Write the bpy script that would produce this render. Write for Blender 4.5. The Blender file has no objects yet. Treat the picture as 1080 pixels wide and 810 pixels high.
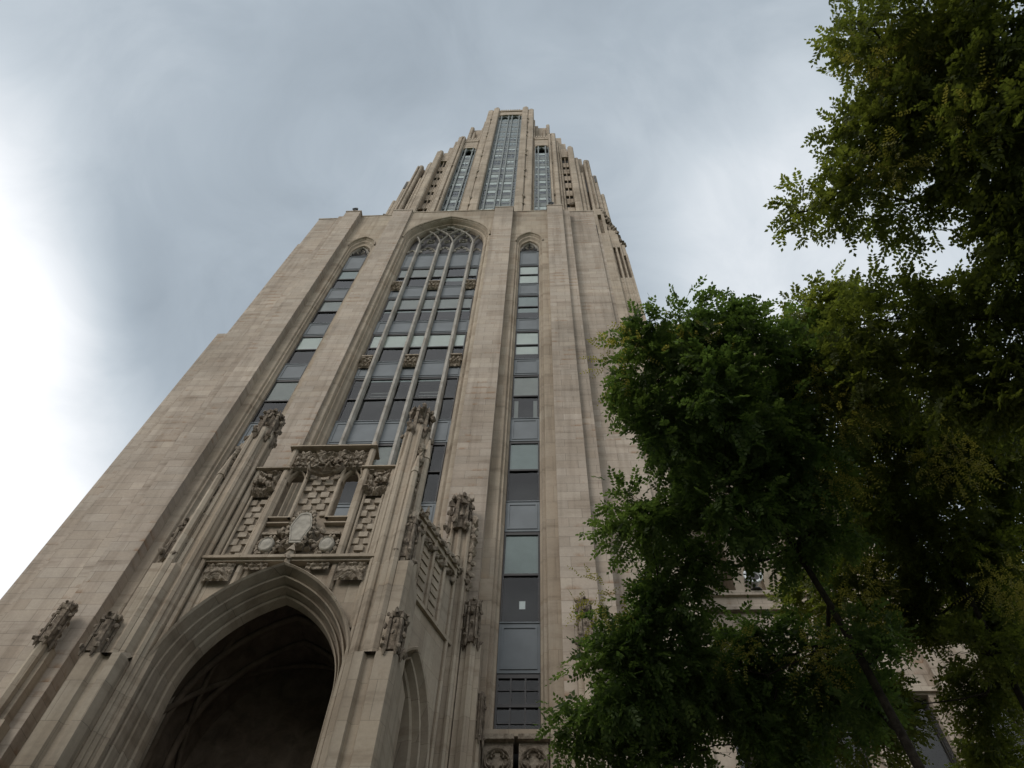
import bpy, math, random
import numpy as np
from mathutils import Vector, Matrix
random.seed(7)
S = bpy.context.scene
C = S.collection
R = math.radians

# ------------------------------------------------------------------ camera
cam = bpy.data.objects.new('camera', bpy.data.cameras.new('camera'))
C.objects.link(cam)
rot = Matrix(((0.9988, 0.01998, 0.04476), (0.03959, -0.86714, -0.49648), (0.0289, 0.49766, -0.86689)))
cam.matrix_world = Matrix.Translation((0, 0, 1.6)) @ rot.to_4x4()
cam.data.sensor_width = 36
cam.data.lens = 27.0
cam.data.clip_end = 3000
cam.data.clip_start = 0.05
S.camera = cam

# ------------------------------------------------------------------ world: overcast sky
W = bpy.data.worlds.new("World"); S.world = W; W.use_nodes = True
wt = W.node_tree; wn = wt.nodes; wl = wt.links; wn.clear()
def N(t, k, **kw):
    n = t.nodes.new(k)
    for a, b in kw.items():
        if a == 'inp':
            for i, v in b.items(): n.inputs[i].default_value = v
        else: setattr(n, a, b)
    return n
out = N(wt, 'ShaderNodeOutputWorld'); bg = N(wt, 'ShaderNodeBackground'); bg.inputs[1].default_value = 0.1
sky = N(wt, 'ShaderNodeTexSky'); sky.sky_type = 'NISHITA'; sky.sun_disc = False
SUN_EL, SUN_AZ = 33, 218      # compass style: from behind the camera and to its left
sky.sun_elevation = R(SUN_EL); sky.sun_rotation = R(SUN_AZ); sky.air_density = 1.2; sky.dust_density = 3
tc = N(wt, 'ShaderNodeTexCoord')
nz = N(wt, 'ShaderNodeTexNoise', inp={2: 1.5, 3: 4, 4: .42, 8: .2})
nz2 = N(wt, 'ShaderNodeTexNoise', inp={2: 5.5, 3: 7, 4: .58, 8: .9})
wl.new(tc.outputs['Generated'], nz.inputs[0]); wl.new(tc.outputs['Generated'], nz2.inputs[0])
def wmath(op, a, b=None, c=None, clamp=False):
    n = N(wt, 'ShaderNodeMath', operation=op, use_clamp=clamp)
    for i, v in enumerate((a, b, c)):
        if v is None: continue
        if hasattr(v, 'links'): wl.new(v, n.inputs[i])
        else: n.inputs[i].default_value = v
    return n.outputs[0]
def lobe(d, lo, hi):           # a thin patch in the cloud deck round one direction
    v = N(wt, 'ShaderNodeVectorMath', operation='DOT_PRODUCT'); v.inputs[1].default_value = Vector(d).normalized()
    wl.new(tc.outputs['Generated'], v.inputs[0])
    m = N(wt, 'ShaderNodeMapRange', interpolation_type='SMOOTHSTEP', inp={1: lo, 2: hi, 3: 0, 4: 1})
    wl.new(v.outputs['Value'], m.inputs[0]); return m.outputs[0]
n12 = wmath('ADD', wmath('MULTIPLY', nz.outputs[0], .66), wmath('MULTIPLY', nz2.outputs[0], .34))
br = wmath('MULTIPLY_ADD', n12, 1.35, -.36)                                   # cloud thickness
br = wmath('MULTIPLY_ADD', lobe((-.78, .39, .49), .888, .978), 1.05, br)      # bright break low on the left
br = wmath('MULTIPLY_ADD', lobe((-.66, .22, .72), .965, .995), .42, br)
br = wmath('MULTIPLY_ADD', lobe((.36, .36, .86), .955, 1.0), .40, br)        # bright break behind the trees
br = wmath('MULTIPLY_ADD', lobe((.12, .36, .92), .93, .998), .12, br)
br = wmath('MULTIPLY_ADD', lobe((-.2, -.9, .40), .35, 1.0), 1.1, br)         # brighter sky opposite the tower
ramp = N(wt, 'ShaderNodeValToRGB')
e = ramp.color_ramp.elements
e[0].position = 0; e[0].color = (.300, .352, .405, 1)
e[1].position = 1; e[1].color = (1.0, 1.02, 1.05, 1)
x = e.new(.28); x.color = (.405, .466, .525, 1)
x = e.new(.55); x.color = (.58, .64, .695, 1)
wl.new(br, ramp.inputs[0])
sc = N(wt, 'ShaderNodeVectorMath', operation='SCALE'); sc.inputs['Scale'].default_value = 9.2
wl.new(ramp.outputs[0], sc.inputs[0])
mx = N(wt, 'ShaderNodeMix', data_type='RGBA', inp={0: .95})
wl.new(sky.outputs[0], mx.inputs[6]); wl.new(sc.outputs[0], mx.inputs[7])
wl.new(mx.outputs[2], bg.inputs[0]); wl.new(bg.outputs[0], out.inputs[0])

# ------------------------------------------------------------------ veiled sun
sd = bpy.data.lights.new('sun', 'SUN'); sd.energy = 1.1; sd.angle = R(25); sd.color = (1, .965, .91)
so = bpy.data.objects.new('sun', sd); C.objects.link(so)
az, el = R(SUN_AZ), R(SUN_EL)
dirn = Vector((math.sin(az) * math.cos(el), math.cos(az) * math.cos(el), math.sin(el)))
so.rotation_euler = dirn.to_track_quat('Z', 'Y').to_euler(); so.location = (-20, -20, 40)
S.view_settings.view_transform = 'Standard'; S.view_settings.look = 'None'
S.view_settings.exposure = 0.22; S.view_settings.gamma = 1
S.render.engine = 'CYCLES'

# ------------------------------------------------------------------ materials
def newmat(name):
    m = bpy.data.materials.new(name); m.use_nodes = True
    t = m.node_tree; b = t.nodes['Principled BSDF']; return m, t, b
def link(t, a, b): t.links.new(a, b)
def rampn(t, fac, stops):
    r = N(t, 'ShaderNodeValToRGB'); el = r.color_ramp.elements
    el[0].position, el[0].color = stops[0][0], (*stops[0][1], 1)
    el[1].position, el[1].color = stops[-1][0], (*stops[-1][1], 1)
    for p, c in stops[1:-1]:
        q = el.new(p); q.color = (*c, 1)
    link(t, fac, r.inputs[0]); return r.outputs[0]
def mixc(t, f, a, b, blend='MIX'):
    m = N(t, 'ShaderNodeMix', data_type='RGBA', blend_type=blend)
    for i, v in ((0, f), (6, a), (7, b)):
        if hasattr(v, 'links'): link(t, v, m.inputs[i])
        else: m.inputs[i].default_value = v if i == 0 else (*v, 1)
    return m.outputs[2]
def mth(t, op, a, b=None, clamp=False):
    n = N(t, 'ShaderNodeMath', operation=op, use_clamp=clamp)
    for i, v in enumerate((a, b)):
        if v is None: continue
        if hasattr(v, 'links'): link(t, v, n.inputs[i])
        else: n.inputs[i].default_value = v
    return n.outputs[0]

def ashlar(name, ca, cb, bw=.92, bh=.40, mortar=.006, stain=1.0):
    m, t, b = newmat(name)
    g = N(t, 'ShaderNodeNewGeometry'); sp = N(t, 'ShaderNodeSeparateXYZ'); link(t, g.outputs['Position'], sp.inputs[0])
    u = mth(t, 'ADD', sp.outputs[0], mth(t, 'MULTIPLY', sp.outputs[1], .97))
    cb_ = N(t, 'ShaderNodeCombineXYZ'); link(t, u, cb_.inputs[0]); link(t, sp.outputs[2], cb_.inputs[1])
    wob = N(t, 'ShaderNodeTexNoise', inp={2: .9, 3: 2}); link(t, g.outputs['Position'], wob.inputs[0])
    br1 = N(t, 'ShaderNodeTexBrick', offset=.5, inp={1: (*ca, 1), 2: (*cb, 1), 3: tuple(x * .62 for x in ca) + (1,), 4: 1, 5: mortar, 6: .3, 7: 0, 8: bw, 9: bh})
    link(t, cb_.outputs[0], br1.inputs[0])
    # a few stones stand out paler, pinker or browner
    br2 = N(t, 'ShaderNodeTexBrick', offset=.5, inp={1: (0, 0, 0, 1), 2: (1, 1, 1, 1), 3: (.5, .5, .5, 1), 4: 1, 5: 0, 6: 0, 7: 0, 8: bw, 9: bh})
    mp = N(t, 'ShaderNodeVectorMath', operation='ADD'); mp.inputs[1].default_value = (bw * 64, bh * 38, 0)
    link(t, cb_.outputs[0], mp.inputs[0]); link(t, mp.outputs[0], br2.inputs[0])
    tint = rampn(t, br2.outputs[0], [(0, (.86, .80, .74)), (.3, (.97, .95, .93)), (.6, (1.0, 1.0, 1.0)), (.85, (1.07, 1.03, 1.01)), (1, (1.17, 1.16, 1.13))])
    col = mixc(t, .5, br1.outputs[0], tint, 'MULTIPLY')
    # weather: broad patches, horizontal streaks along courses, vertical run-off
    big = N(t, 'ShaderNodeTexNoise', inp={2: .16, 3: 5, 4: .6}); link(t, g.outputs['Position'], big.inputs[0])
    col = mixc(t, 1, col, rampn(t, big.outputs[0], [(.3, (.70, .69, .67)), (.5, (.96, .955, .95)), (.72, (1.13, 1.12, 1.10))]), 'MULTIPLY')
    st = N(t, 'ShaderNodeVectorMath', operation='MULTIPLY'); st.inputs[1].default_value = (.35, .35, 2.6); link(t, g.outputs['Position'], st.inputs[0])
    hs = N(t, 'ShaderNodeTexNoise', inp={2: 1.0, 3: 6, 4: .62}); link(t, st.outputs[0], hs.inputs[0])
    col = mixc(t, .8, col, rampn(t, hs.outputs[0], [(.28, (.62, .58, .54)), (.46, (1, 1, 1)), (.7, (1.09, 1.08, 1.06))]), 'MULTIPLY')
    sv = N(t, 'ShaderNodeVectorMath', operation='MULTIPLY'); sv.inputs[1].default_value = (3.2, 3.2, .18); link(t, g.outputs['Position'], sv.inputs[0])
    vs = N(t, 'ShaderNodeTexNoise', inp={2: 1.0, 3: 4, 4: .6}); link(t, sv.outputs[0], vs.inputs[0])
    col = mixc(t, .55, col, rampn(t, vs.outputs[0], [(.3, (.60, .57, .54)), (.5, (1, 1, 1)), (.75, (1.06, 1.06, 1.05))]), 'MULTIPLY')
    # rust-brown seepage along some bed joints
    fr = mth(t, 'FRACT', mth(t, 'DIVIDE', sp.outputs[2], bh))
    near = N(t, 'ShaderNodeMapRange', inp={1: .0, 2: .42, 3: 1, 4: 0}); link(t, fr, near.inputs[0])
    rs = N(t, 'ShaderNodeVectorMath', operation='MULTIPLY'); rs.inputs[1].default_value = (1.1, 1.1, .55); link(t, g.outputs['Position'], rs.inputs[0])
    rn = N(t, 'ShaderNodeTexNoise', inp={2: .9, 3: 5, 4: .7}); link(t, rs.outputs[0], rn.inputs[0])
    rm = N(t, 'ShaderNodeMapRange', inp={1: .545, 2: .63, 3: 0, 4: .7 * stain}); link(t, rn.outputs[0], rm.inputs[0])
    col = mixc(t, mth(t, 'MULTIPLY', rm.outputs[0], near.outputs[0]), col, (.23, .125, .06))
    fine = N(t, 'ShaderNodeTexNoise', inp={2: 14, 3: 4, 4: .7}); link(t, g.outputs['Position'], fine.inputs[0])
    col = mixc(t, .5, col, rampn(t, fine.outputs[0], [(.3, (.84, .84, .84)), (.7, (1.13, 1.13, 1.13))]), 'MULTIPLY')
    link(t, col, b.inputs['Base Color']); b.inputs['Roughness'].default_value = .92
    b.inputs['Specular IOR Level'].default_value = .2
    bp = N(t, 'ShaderNodeBump', inp={0: .5, 1: .012}); 
    hh = mth(t, 'ADD', mth(t, 'MULTIPLY', br1.outputs['Fac'], -1.0), mth(t, 'MULTIPLY', fine.outputs[0], .35))
    link(t, hh, bp.inputs['Height']); link(t, bp.outputs[0], b.inputs['Normal'])
    return m
def carved(name, ca, cb, sc=9):
    m, t, b = newmat(name)
    g = N(t, 'ShaderNodeNewGeometry')
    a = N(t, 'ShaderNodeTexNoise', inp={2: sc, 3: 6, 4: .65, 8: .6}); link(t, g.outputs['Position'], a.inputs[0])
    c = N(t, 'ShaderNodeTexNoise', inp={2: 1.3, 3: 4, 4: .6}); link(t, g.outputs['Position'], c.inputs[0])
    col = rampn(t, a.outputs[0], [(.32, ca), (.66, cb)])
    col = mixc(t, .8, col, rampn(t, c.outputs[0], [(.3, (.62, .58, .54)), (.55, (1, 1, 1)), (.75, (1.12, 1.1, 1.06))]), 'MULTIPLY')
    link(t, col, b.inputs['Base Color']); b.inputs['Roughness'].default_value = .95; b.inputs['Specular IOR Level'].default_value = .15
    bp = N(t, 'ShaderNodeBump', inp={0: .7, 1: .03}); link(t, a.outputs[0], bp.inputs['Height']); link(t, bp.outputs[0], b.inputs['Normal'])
    return m
def plain(name, col, rough=.6, metal=0, var=.15, sc=2.5, spec=.5):
    m, t, b = newmat(name)
    g = N(t, 'ShaderNodeNewGeometry')
    a = N(t, 'ShaderNodeTexNoise', inp={2: sc, 3: 4, 4: .6}); link(t, g.outputs['Position'], a.inputs[0])
    c = rampn(t, a.outputs[0], [(.3, tuple(x * (1 - var) for x in col)), (.7, tuple(x * (1 + var) for x in col))])
    link(t, c, b.inputs['Base Color']); b.inputs['Roughness'].default_value = rough; b.inputs['Metallic'].default_value = metal
    b.inputs['Specular IOR Level'].default_value = spec
    return m
M = {}
M['stone'] = ashlar('limestone_ashlar', (.370, .316, .262), (.415, .360, .303), bw=.78)
M['far'] = ashlar('tower_limestone', (.355, .300, .238), (.40, .342, .275), bw=1.5, bh=.62, mortar=.008, stain=.2)
M['trim'] = ashlar('moulded_limestone', (.345, .290, .228), (.40, .345, .275), bw=.6, bh=.8, mortar=.004, stain=.3)
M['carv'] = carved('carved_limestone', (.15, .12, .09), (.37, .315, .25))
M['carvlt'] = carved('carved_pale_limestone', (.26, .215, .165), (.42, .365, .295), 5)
M['soot'] = carved('weathered_limestone', (.09, .07, .055), (.30, .25, .195), 7)
M['tymp'] = plain('brown_ground_stone', (.28, .232, .18), .95, var=.25, sc=6, spec=.1)
M['plaque'] = plain('pale_plaque_stone', (.34, .31, .26), .85, var=.28, sc=7)
M['pale'] = carved('pale_grey_stone', (.31, .288, .255), (.42, .392, .352), 3)
M['panel'] = plain('grey_metal_panel', (.135, .150, .160), .7, .0, .13, 1.2)
M['tmetal'] = plain('grey_green_metal', (.150, .168, .160), .55, .0, .15, 1.5)
M['frame'] = plain('dark_bronze_frame', (.035, .032, .03), .45, .3)
M['blind'] = plain('pale_window_blind', (.74, .765, .72), .9, var=.04)
M['blind2'] = plain('grey_window_blind', (.38, .385, .36), .9, var=.08)
M['blind3'] = plain('green_grey_blind', (.37, .42, .41), .9, var=.08)
M['room'] = plain('dim_room', (.035, .034, .033), .9, var=.5, sc=.8)  # near-black backing colour stands in for the darkness of unlit rooms
M['paper'] = plain('white_paper', (.95, .96, .95), .8, var=.02)
M['roof'] = plain('roof_gravel', (.14, .13, .12), .95, var=.3, sc=8)
M['grass'] = plain('lawn', (.05, .085, .025), .95, var=.4, sc=6)
M['pave'] = plain('concrete_paving', (.30, .285, .26), .9, var=.12, sc=3)
M['black'] = plain('black_metal', (.02, .02, .02), .5, .2)
M['white'] = plain('white_enamel', (.75, .77, .78), .4, var=.04)
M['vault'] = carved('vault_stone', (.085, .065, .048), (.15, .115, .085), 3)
M['door'] = plain('dark_wood', (.06, .035, .02), .5)
def glassmat(name, tint=(.90, .94, .93)):
    m = bpy.data.materials.new(name); m.use_nodes = True; t = m.node_tree; t.nodes.clear()
    o = N(t, 'ShaderNodeOutputMaterial'); tr = N(t, 'ShaderNodeBsdfTransparent'); gl = N(t, 'ShaderNodeBsdfGlossy')
    tr.inputs[0].default_value = (*tint, 1); gl.inputs['Roughness'].default_value = .06
    fr = N(t, 'ShaderNodeFresnel', inp={0: 1.48}); mx = N(t, 'ShaderNodeMixShader')
    g = N(t, 'ShaderNodeNewGeometry'); no = N(t, 'ShaderNodeTexNoise', inp={2: .8, 3: 2}); link(t, g.outputs['Position'], no.inputs[0])
    bp = N(t, 'ShaderNodeBump', inp={0: .05, 1: .03}); link(t, no.outputs[0], bp.inputs['Height']); link(t, bp.outputs[0], gl.inputs['Normal'])
    link(t, fr.outputs[0], mx.inputs[0]); link(t, tr.outputs[0], mx.inputs[1]); link(t, gl.outputs[0], mx.inputs[2]); link(t, mx.outputs[0], o.inputs[0])
    return m
M['glass'] = glassmat('window_glass')

# ------------------------------------------------------------------ mesh helper
class MB:
    def __init__(s): s.v = []; s.f = []; s.ch = []
    def add(s, vs, fs):
        s.ch.append((len(s.v), len(s.f))); o = len(s.v); s.v += [tuple(p) for p in vs]; s.f += [tuple(i + o for i in f) for f in fs]
    def box(s, x0, x1, y0, y1, z0, z1):
        s.add([(x0, y0, z0), (x1, y0, z0), (x1, y1, z0), (x0, y1, z0), (x0, y0, z1), (x1, y0, z1), (x1, y1, z1), (x0, y1, z1)],
              [(0, 3, 2, 1), (4, 5, 6, 7), (0, 1, 5, 4), (1, 2, 6, 5), (2, 3, 7, 6), (3, 0, 4, 7)])
    def prism(s, poly, z0, z1, cap=True):           # poly = [(x,y)..] counter-clockwise
        n = len(poly)
        s.add([(x, y, z0) for x, y in poly] + [(x, y, z1) for x, y in poly],
              [(i, (i + 1) % n, n + (i + 1) % n, n + i) for i in range(n)] + ([tuple(range(n, 2 * n)), tuple(range(n - 1, -1, -1))] if cap else []))
    def frust(s, cx, cy, z0, z1, r0, r1, n=8, ph=None, cap=True):
        ph = math.pi / n if ph is None else ph
        a = [ph + 2 * math.pi * i / n for i in range(n)]
        s.add([(cx + r0 * math.cos(t), cy + r0 * math.sin(t), z0) for t in a] + [(cx + r1 * math.cos(t), cy + r1 * math.sin(t), z1) for t in a],
              [(i, (i + 1) % n, n + (i + 1) % n, n + i) for i in range(n)] + ([tuple(range(n, 2 * n)), tuple(range(n - 1, -1, -1))] if cap else []))
    def wall(s, pts, z0, z1):                       # open plan polyline extruded up
        n = len(pts)
        s.add([(x, y, z0) for x, y in pts] + [(x, y, z1) for x, y in pts], [(i, i + 1, n + i + 1, n + i) for i in range(n - 1)])
    def loft(s, rows):
        n = len(rows[0]); o = [p for r in rows for p in r]
        s.add(o, [(k * n + i, k * n + i + 1, (k + 1) * n + i + 1, (k + 1) * n + i) for k in range(len(rows) - 1) for i in range(n - 1)])
    def bar(s, pts, w, d):                          # square bar along a path lying in an x-z plane
        rows = []
        for i, p in enumerate(pts):
            a = Vector(pts[max(i - 1, 0)]); b = Vector(pts[min(i + 1, len(pts) - 1)]); t = (b - a).normalized()
            nrm = Vector((t.z, 0, -t.x)); p = Vector(p); Y = Vector((0, 1, 0))
            rows.append([p - nrm * w / 2 + Y * d, p - nrm * w / 2 + Y * d * .35, p - Y * 0, p + nrm * w / 2 + Y * d * .35, p + nrm * w / 2 + Y * d])
        s.loft(rows)
    def tube(s, pts, rads, n=7):
        rows = []; pv = None
        for i, p in enumerate(pts):
            a = Vector(pts[max(i - 1, 0)]); b = Vector(pts[min(i + 1, len(pts) - 1)]); t = (b - a).normalized()
            if pv is None: pv = t.orthogonal().normalized()
            pv = (pv - t * pv.dot(t)).normalized(); q = t.cross(pv); p = Vector(p)
            rows.append([p + (pv * math.cos(k * 2 * math.pi / n) + q * math.sin(k * 2 * math.pi / n)) * rads[i] for k in range(n + 1)])
        s.loft(rows)
    def knob(s, c, r, seed=0, sq=(1, 1, 1)):
        rg = random.Random(seed * 31 + 5); phi = (1 + 5 ** .5) / 2
        vs = [(-1, phi, 0), (1, phi, 0), (-1, -phi, 0), (1, -phi, 0), (0, -1, phi), (0, 1, phi), (0, -1, -phi), (0, 1, -phi), (phi, 0, -1), (phi, 0, 1), (-phi, 0, -1), (-phi, 0, 1)]
        fs = [(0, 11, 5), (0, 5, 1), (0, 1, 7), (0, 7, 10), (0, 10, 11), (1, 5, 9), (5, 11, 4), (11, 10, 2), (10, 7, 6), (7, 1, 8), (3, 9, 4), (3, 4, 2), (3, 2, 6), (3, 6, 8), (3, 8, 9), (4, 9, 5), (2, 4, 11), (6, 2, 10), (8, 6, 7), (9, 8, 1)]
        o = []
        for v in vs:
            k = r / 1.9 * rg.uniform(.45, 1.4); o.append((c[0] + v[0] * k * sq[0], c[1] + v[1] * k * sq[1], c[2] + v[2] * k * sq[2]))
        s.add(o, fs)
    def build(s, name, mat, parent=None, smooth=False, off=(0, 0, 0)):
        me = bpy.data.meshes.new(name)
        me.from_pydata([(x - off[0], y - off[1], z - off[2]) for x, y, z in s.v], [], s.f); me.materials.append(mat)
        me.validate()
        if smooth: me.polygons.foreach_set('use_smooth', [True] * len(me.polygons))
        o = bpy.data.objects.new(name, me); C.objects.link(o)
        if parent: o.parent = parent
        return o
def tag(o, label, cat, group=None, kind=None):
    if label: o['label'] = label
    if cat: o['category'] = cat
    if group: o['group'] = group
    if kind: o['kind'] = kind
    return o
def struct(o): o['kind'] = 'structure'; return o

# ------------------------------------------------------------------ ground
g = MB(); g.box(-900, 900, -900, 900, -.5, 0); struct(g.build('ground', M['grass']))
g = MB(); g.box(-16, 5.5, -6, 14, -.3, .012); struct(g.build('pavement', M['pave']))
g = MB(); g.box(-40, 40, -12, -6, -.3, .008); struct(g.build('road', plain('asphalt', (.05, .05, .052), .9, var=.2, sc=8)))

# ------------------------------------------------------------------ the skyscraper
# all of its meshes are written in building coordinates: x from the axis of the entrance front, y and z as in the world
XC = -5.63
BL = bpy.data.objects.new('skyscraper', None); C.objects.link(BL); BL.location = (XC, 15, 0)
tag(BL, 'tall stepped limestone gothic tower with an arched entrance portal and long window bays', 'skyscraper')
OFF = (0, 15, 0)
def pieces(mb, tol=.1):
    """cut a collected mesh into the separate pieces it consists of"""
    ch = mb.ch + [(len(mb.v), len(mb.f))]; n = len(mb.ch); bb = []
    for i in range(n):
        a = np.array([p[:] if isinstance(p, tuple) else tuple(p) for p in mb.v[ch[i][0]:ch[i + 1][0]]], dtype=float); bb.append((a.min(0) - tol / 2, a.max(0) + tol / 2))
    lo = np.array([b[0] for b in bb]); hi = np.array([b[1] for b in bb]); lab = -np.ones(n, int); k = 0
    for i in range(n):
        if lab[i] >= 0: continue
        st = [i]; lab[i] = k
        while st:
            j = st.pop(); hit = np.where((lab < 0) & np.all(lo <= hi[j], 1) & np.all(hi >= lo[j], 1))[0]
            lab[hit] = k; st += hit.tolist()
        k += 1
    res = []
    for q_ in range(k):
        m = MB()
        for i in np.where(lab == q_)[0]:
            a, fa = ch[i]; b, fb = ch[i + 1]; m.add(mb.v[a:b], [tuple(x - a for x in f) for f in mb.f[fa:fb]])
        res.append(m)
    return res
def part(mb, name, mat, parent=None, smooth=False, label=None, split=True):
    if split and parent is None:
        ps = pieces(mb, .1)
        if 1 < len(ps) <= 60:
            for m in ps: o = part(m, name, mat, None, smooth, label, False)
            return o
    o = mb.build(name, M[mat], parent or BL, smooth, OFF)
    if label: o['label'] = label
    return o

def arch_pts(w, zs, za, z0, n=14, k=1.7, cx=0):
    """outline of a pointed opening: left foot -> springing -> apex -> springing -> right foot"""
    Rr = k * w; H = math.sqrt(Rr * Rr - (Rr - w) ** 2); a1 = math.acos((Rr - w) / Rr)
    L = []
    for i in range(n + 1):
        a = a1 * i / n
        L.append((-(Rr * math.cos(a) - (Rr - w)), zs + (za - zs) * Rr * math.sin(a) / H))
    P = [(-w, z0)] + L + [(-x, z) for x, z in reversed(L[:-1])] + [(w, z0)]
    return [(x + cx, z) for x, z in P]
def arch_z(x, w, zs, za, k=1.7):
    Rr = k * w; H = math.sqrt(Rr * Rr - (Rr - w) ** 2); x = min(abs(x), w)
    return zs + (za - zs) * math.sqrt(max(0, Rr * Rr - (Rr - w + x) ** 2)) / H
def opening(mb, orders, z0, top, half, cx=0, f=None, n=14):
    """orders: list of (w, y, zs, za) from the wall face inwards; closes to a flat wall of half-width `half` up to `top`."""
    rows = []
    for (w, y, zs, za) in orders: rows.append([(x, y, z) for x, z in arch_pts(w, zs, za, z0, n, cx=cx)])
    w, y, zs, za = orders[0]
    r0 = rows[0]; m = len(r0)
    outer = []
    for i, p in enumerate(r0):
        if i == 0: outer.append((cx - half, y, z0))
        elif i == m - 1: outer.append((cx + half, y, z0))
        elif i == 1: outer.append((cx - half, y, p[2]))
        elif i == m - 2: outer.append((cx + half, y, p[2]))
        else: outer.append((p[0], y, top))
    k = len(mb.v)
    rr = [outer] + rows
    if f: rr = [[f(p) for p in r] for r in rr]
    mb.loft(rr)
    a, b = r0[1], r0[2]
    tri = [(cx - half, y, a[2]), (cx - half, y, top), (b[0], y, top)]
    tri2 = [(cx + half, y, a[2]), (r0[-3][0], y, top), (cx + half, y, top)]
    if f: tri = [f(p) for p in tri]; tri2 = [f(p) for p in tri2]
    mb.add(tri, [(0, 2, 1)]); mb.add(tri2, [(0, 2, 1)])

HEADS = [(40.57, 37.95), (36.54, 33.80), (32.52, 29.80), (28.47, 25.20), (23.75, 20.40), (19.01, 15.50), (13.95, 12.20)]
GY = 15.0
# -- entrance block: piers and outer walls
mb = MB()
for s in (1, -1):
    def q(pts): return [(s * x, y) for x, y in pts] if s > 0 else [(s * x, y) for x, y in reversed(pts)]
    mb.prism(q([(2.63, 16), (2.63, 14.35), (3.77, 14.35), (3.77, 16)]), 0, 49.05)
    mb.prism(q([(5.89, 16), (5.89, 14.30), (6.83, 14.30), (6.83, 16)]), 0, 48.95)
    mb.prism(q([(6.833, 16), (6.833, 14.5), (7.27, 14.5), (7.27, 16)]), 0, 48.7)
    mb.prism(q([(7.273, 26), (7.273, 14.9), (8.80, 14.9), (8.80, 26)]), 0, 49.45)
    mb.prism(q([(8.803, 26), (8.803, 15.0), (9.0, 15.0), (9.0, 26)]), 0, 45.1)
    mb.prism(q([(9.003, 26), (9.003, 15.1), (9.52, 15.1), (9.52, 26)]), 0, 33.2)
    # cope stones
    mb.box(*sorted((s * 2.60, s * 3.80)), 14.32, 15.2, 49.053, 49.2)
    mb.box(*sorted((s * 5.86, s * 6.86)), 14.27, 15.2, 48.953, 49.1)
    mb.box(*sorted((s * 7.24, s * 8.83)), 14.87, 15.5, 49.453, 49.6)
part(mb, 'pier_wall', 'stone')
# -- moulded bays
mb = MB()
main_orders = [(2.5, 14.5, 44.3, 47.75), (2.44, 14.52, 44.3, 47.68), (2.40, 14.66, 44.2, 47.6), (2.33, 14.62, 44.2, 47.5), (2.29, 14.78, 44.15, 47.44), (2.21, 14.80, 44.1, 47.36), (2.15, 14.93, 44.1, 47.3), (2.13, 15.1, 44.1, 47.25)]
opening(mb, main_orders, 0, 48.95, 2.63)
mb.box(-2.63, 2.63, 14.47, 15.3, 48.953, 49.1)
part(mb, 'window_bay', 'trim', label='wide central window bay with a pointed head')
for s in (-1, 1):
    mb = MB()
    opening(mb, [(.74, 14.68, 43.55, 44.9), (.72, 14.70, 43.5, 44.86), (.70, 14.78, 43.4, 44.75), (.62, 14.76, 43.3, 44.55), (.58, 14.86, 43.2, 44.4), (.53, 14.9, 43.1, 44.2), (.515, 15.1, 43.1, 44.12)], 0, 49.1, 1.06, cx=s * 4.83)
    mb.box(s * 4.83 - 1.057, s * 4.83 + 1.057, 14.65, 15.3, 49.103, 49.22)
    part(mb, 'window_bay', 'trim', label='narrow side window bay with a pointed head')
# -- hood mould over arches
mb = MB()
P = arch_pts(2.52, 44.3, 47.8, 43.9)[1:-1]; mb.bar([(x, 14.42, z) for x, z in P], .1, .1)
for s in (-1, 1):
    P = arch_pts(.76, 43.55, 44.95, 43.3)[1:-1]; mb.bar([(x + s * 4.83, 14.6, z) for x, z in P], .07, .09)
part(mb, 'hood_mould', 'trim')
# -- tracery
MU = [-1.55, -.38, .38, 1.55]
mb = MB()
def mull(x, z0, z1, w, y, d): mb.prism([(x - w / 2, y + d), (x - w / 2, y + d * .45), (x - w * .22, y), (x + w * .22, y), (x + w / 2, y + d * .45), (x + w / 2, y + d)], z0, z1)
for x in MU: mull(x, 13.9, 43.9, .20, 14.76, .26)
part(mb, 'mullion', 'pale')
mb = MB()
W0, ZS, ZA = 2.13, 43.9, 47.25
full = arch_pts(W0, ZS, ZA, ZS, 20)[1:-1]; half = len(full) // 2
left, right = full[:half + 1], full[half:]
for x in MU:
    for base, ref in ((left, left[0]), (right[::-1], right[-1])):
        pts = []
        for (px, pz) in base:
            X, Z = px - ref[0] + x, pz
            if abs(X) > W0 or Z > arch_z(X, W0, ZS, ZA) + .02: break
            pts.append((X, 14.80, Z))
        if len(pts) > 2: mb.bar(pts, .085, .16)
for a, b_, zz in [(-2.13, -1.55, 42.7), (-1.55, -.38, 42.5), (-.38, .38, 42.9), (.38, 1.55, 42.5), (1.55, 2.13, 42.7)]:
    c = (a + b_) / 2; w = (b_ - a) / 2 - .05
    P = arch_pts(w, zz, zz + min(1.9 * w, 1.1), zz - .1, 8, cx=c)[1:-1]; mb.bar([(x, 14.86, z) for x, z in P], .07, .12)
    for k in (-1, 1):                                # cusps
        for fz, fx in ((.45, .62), (.95, .28)):
            mb.knob((c + k * w * fx, 14.9, zz + fz * w * 1.35), .09 * min(1, w * 2), int(abs(c) * 90 + fz * 10), (1, .7, 1))
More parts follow.
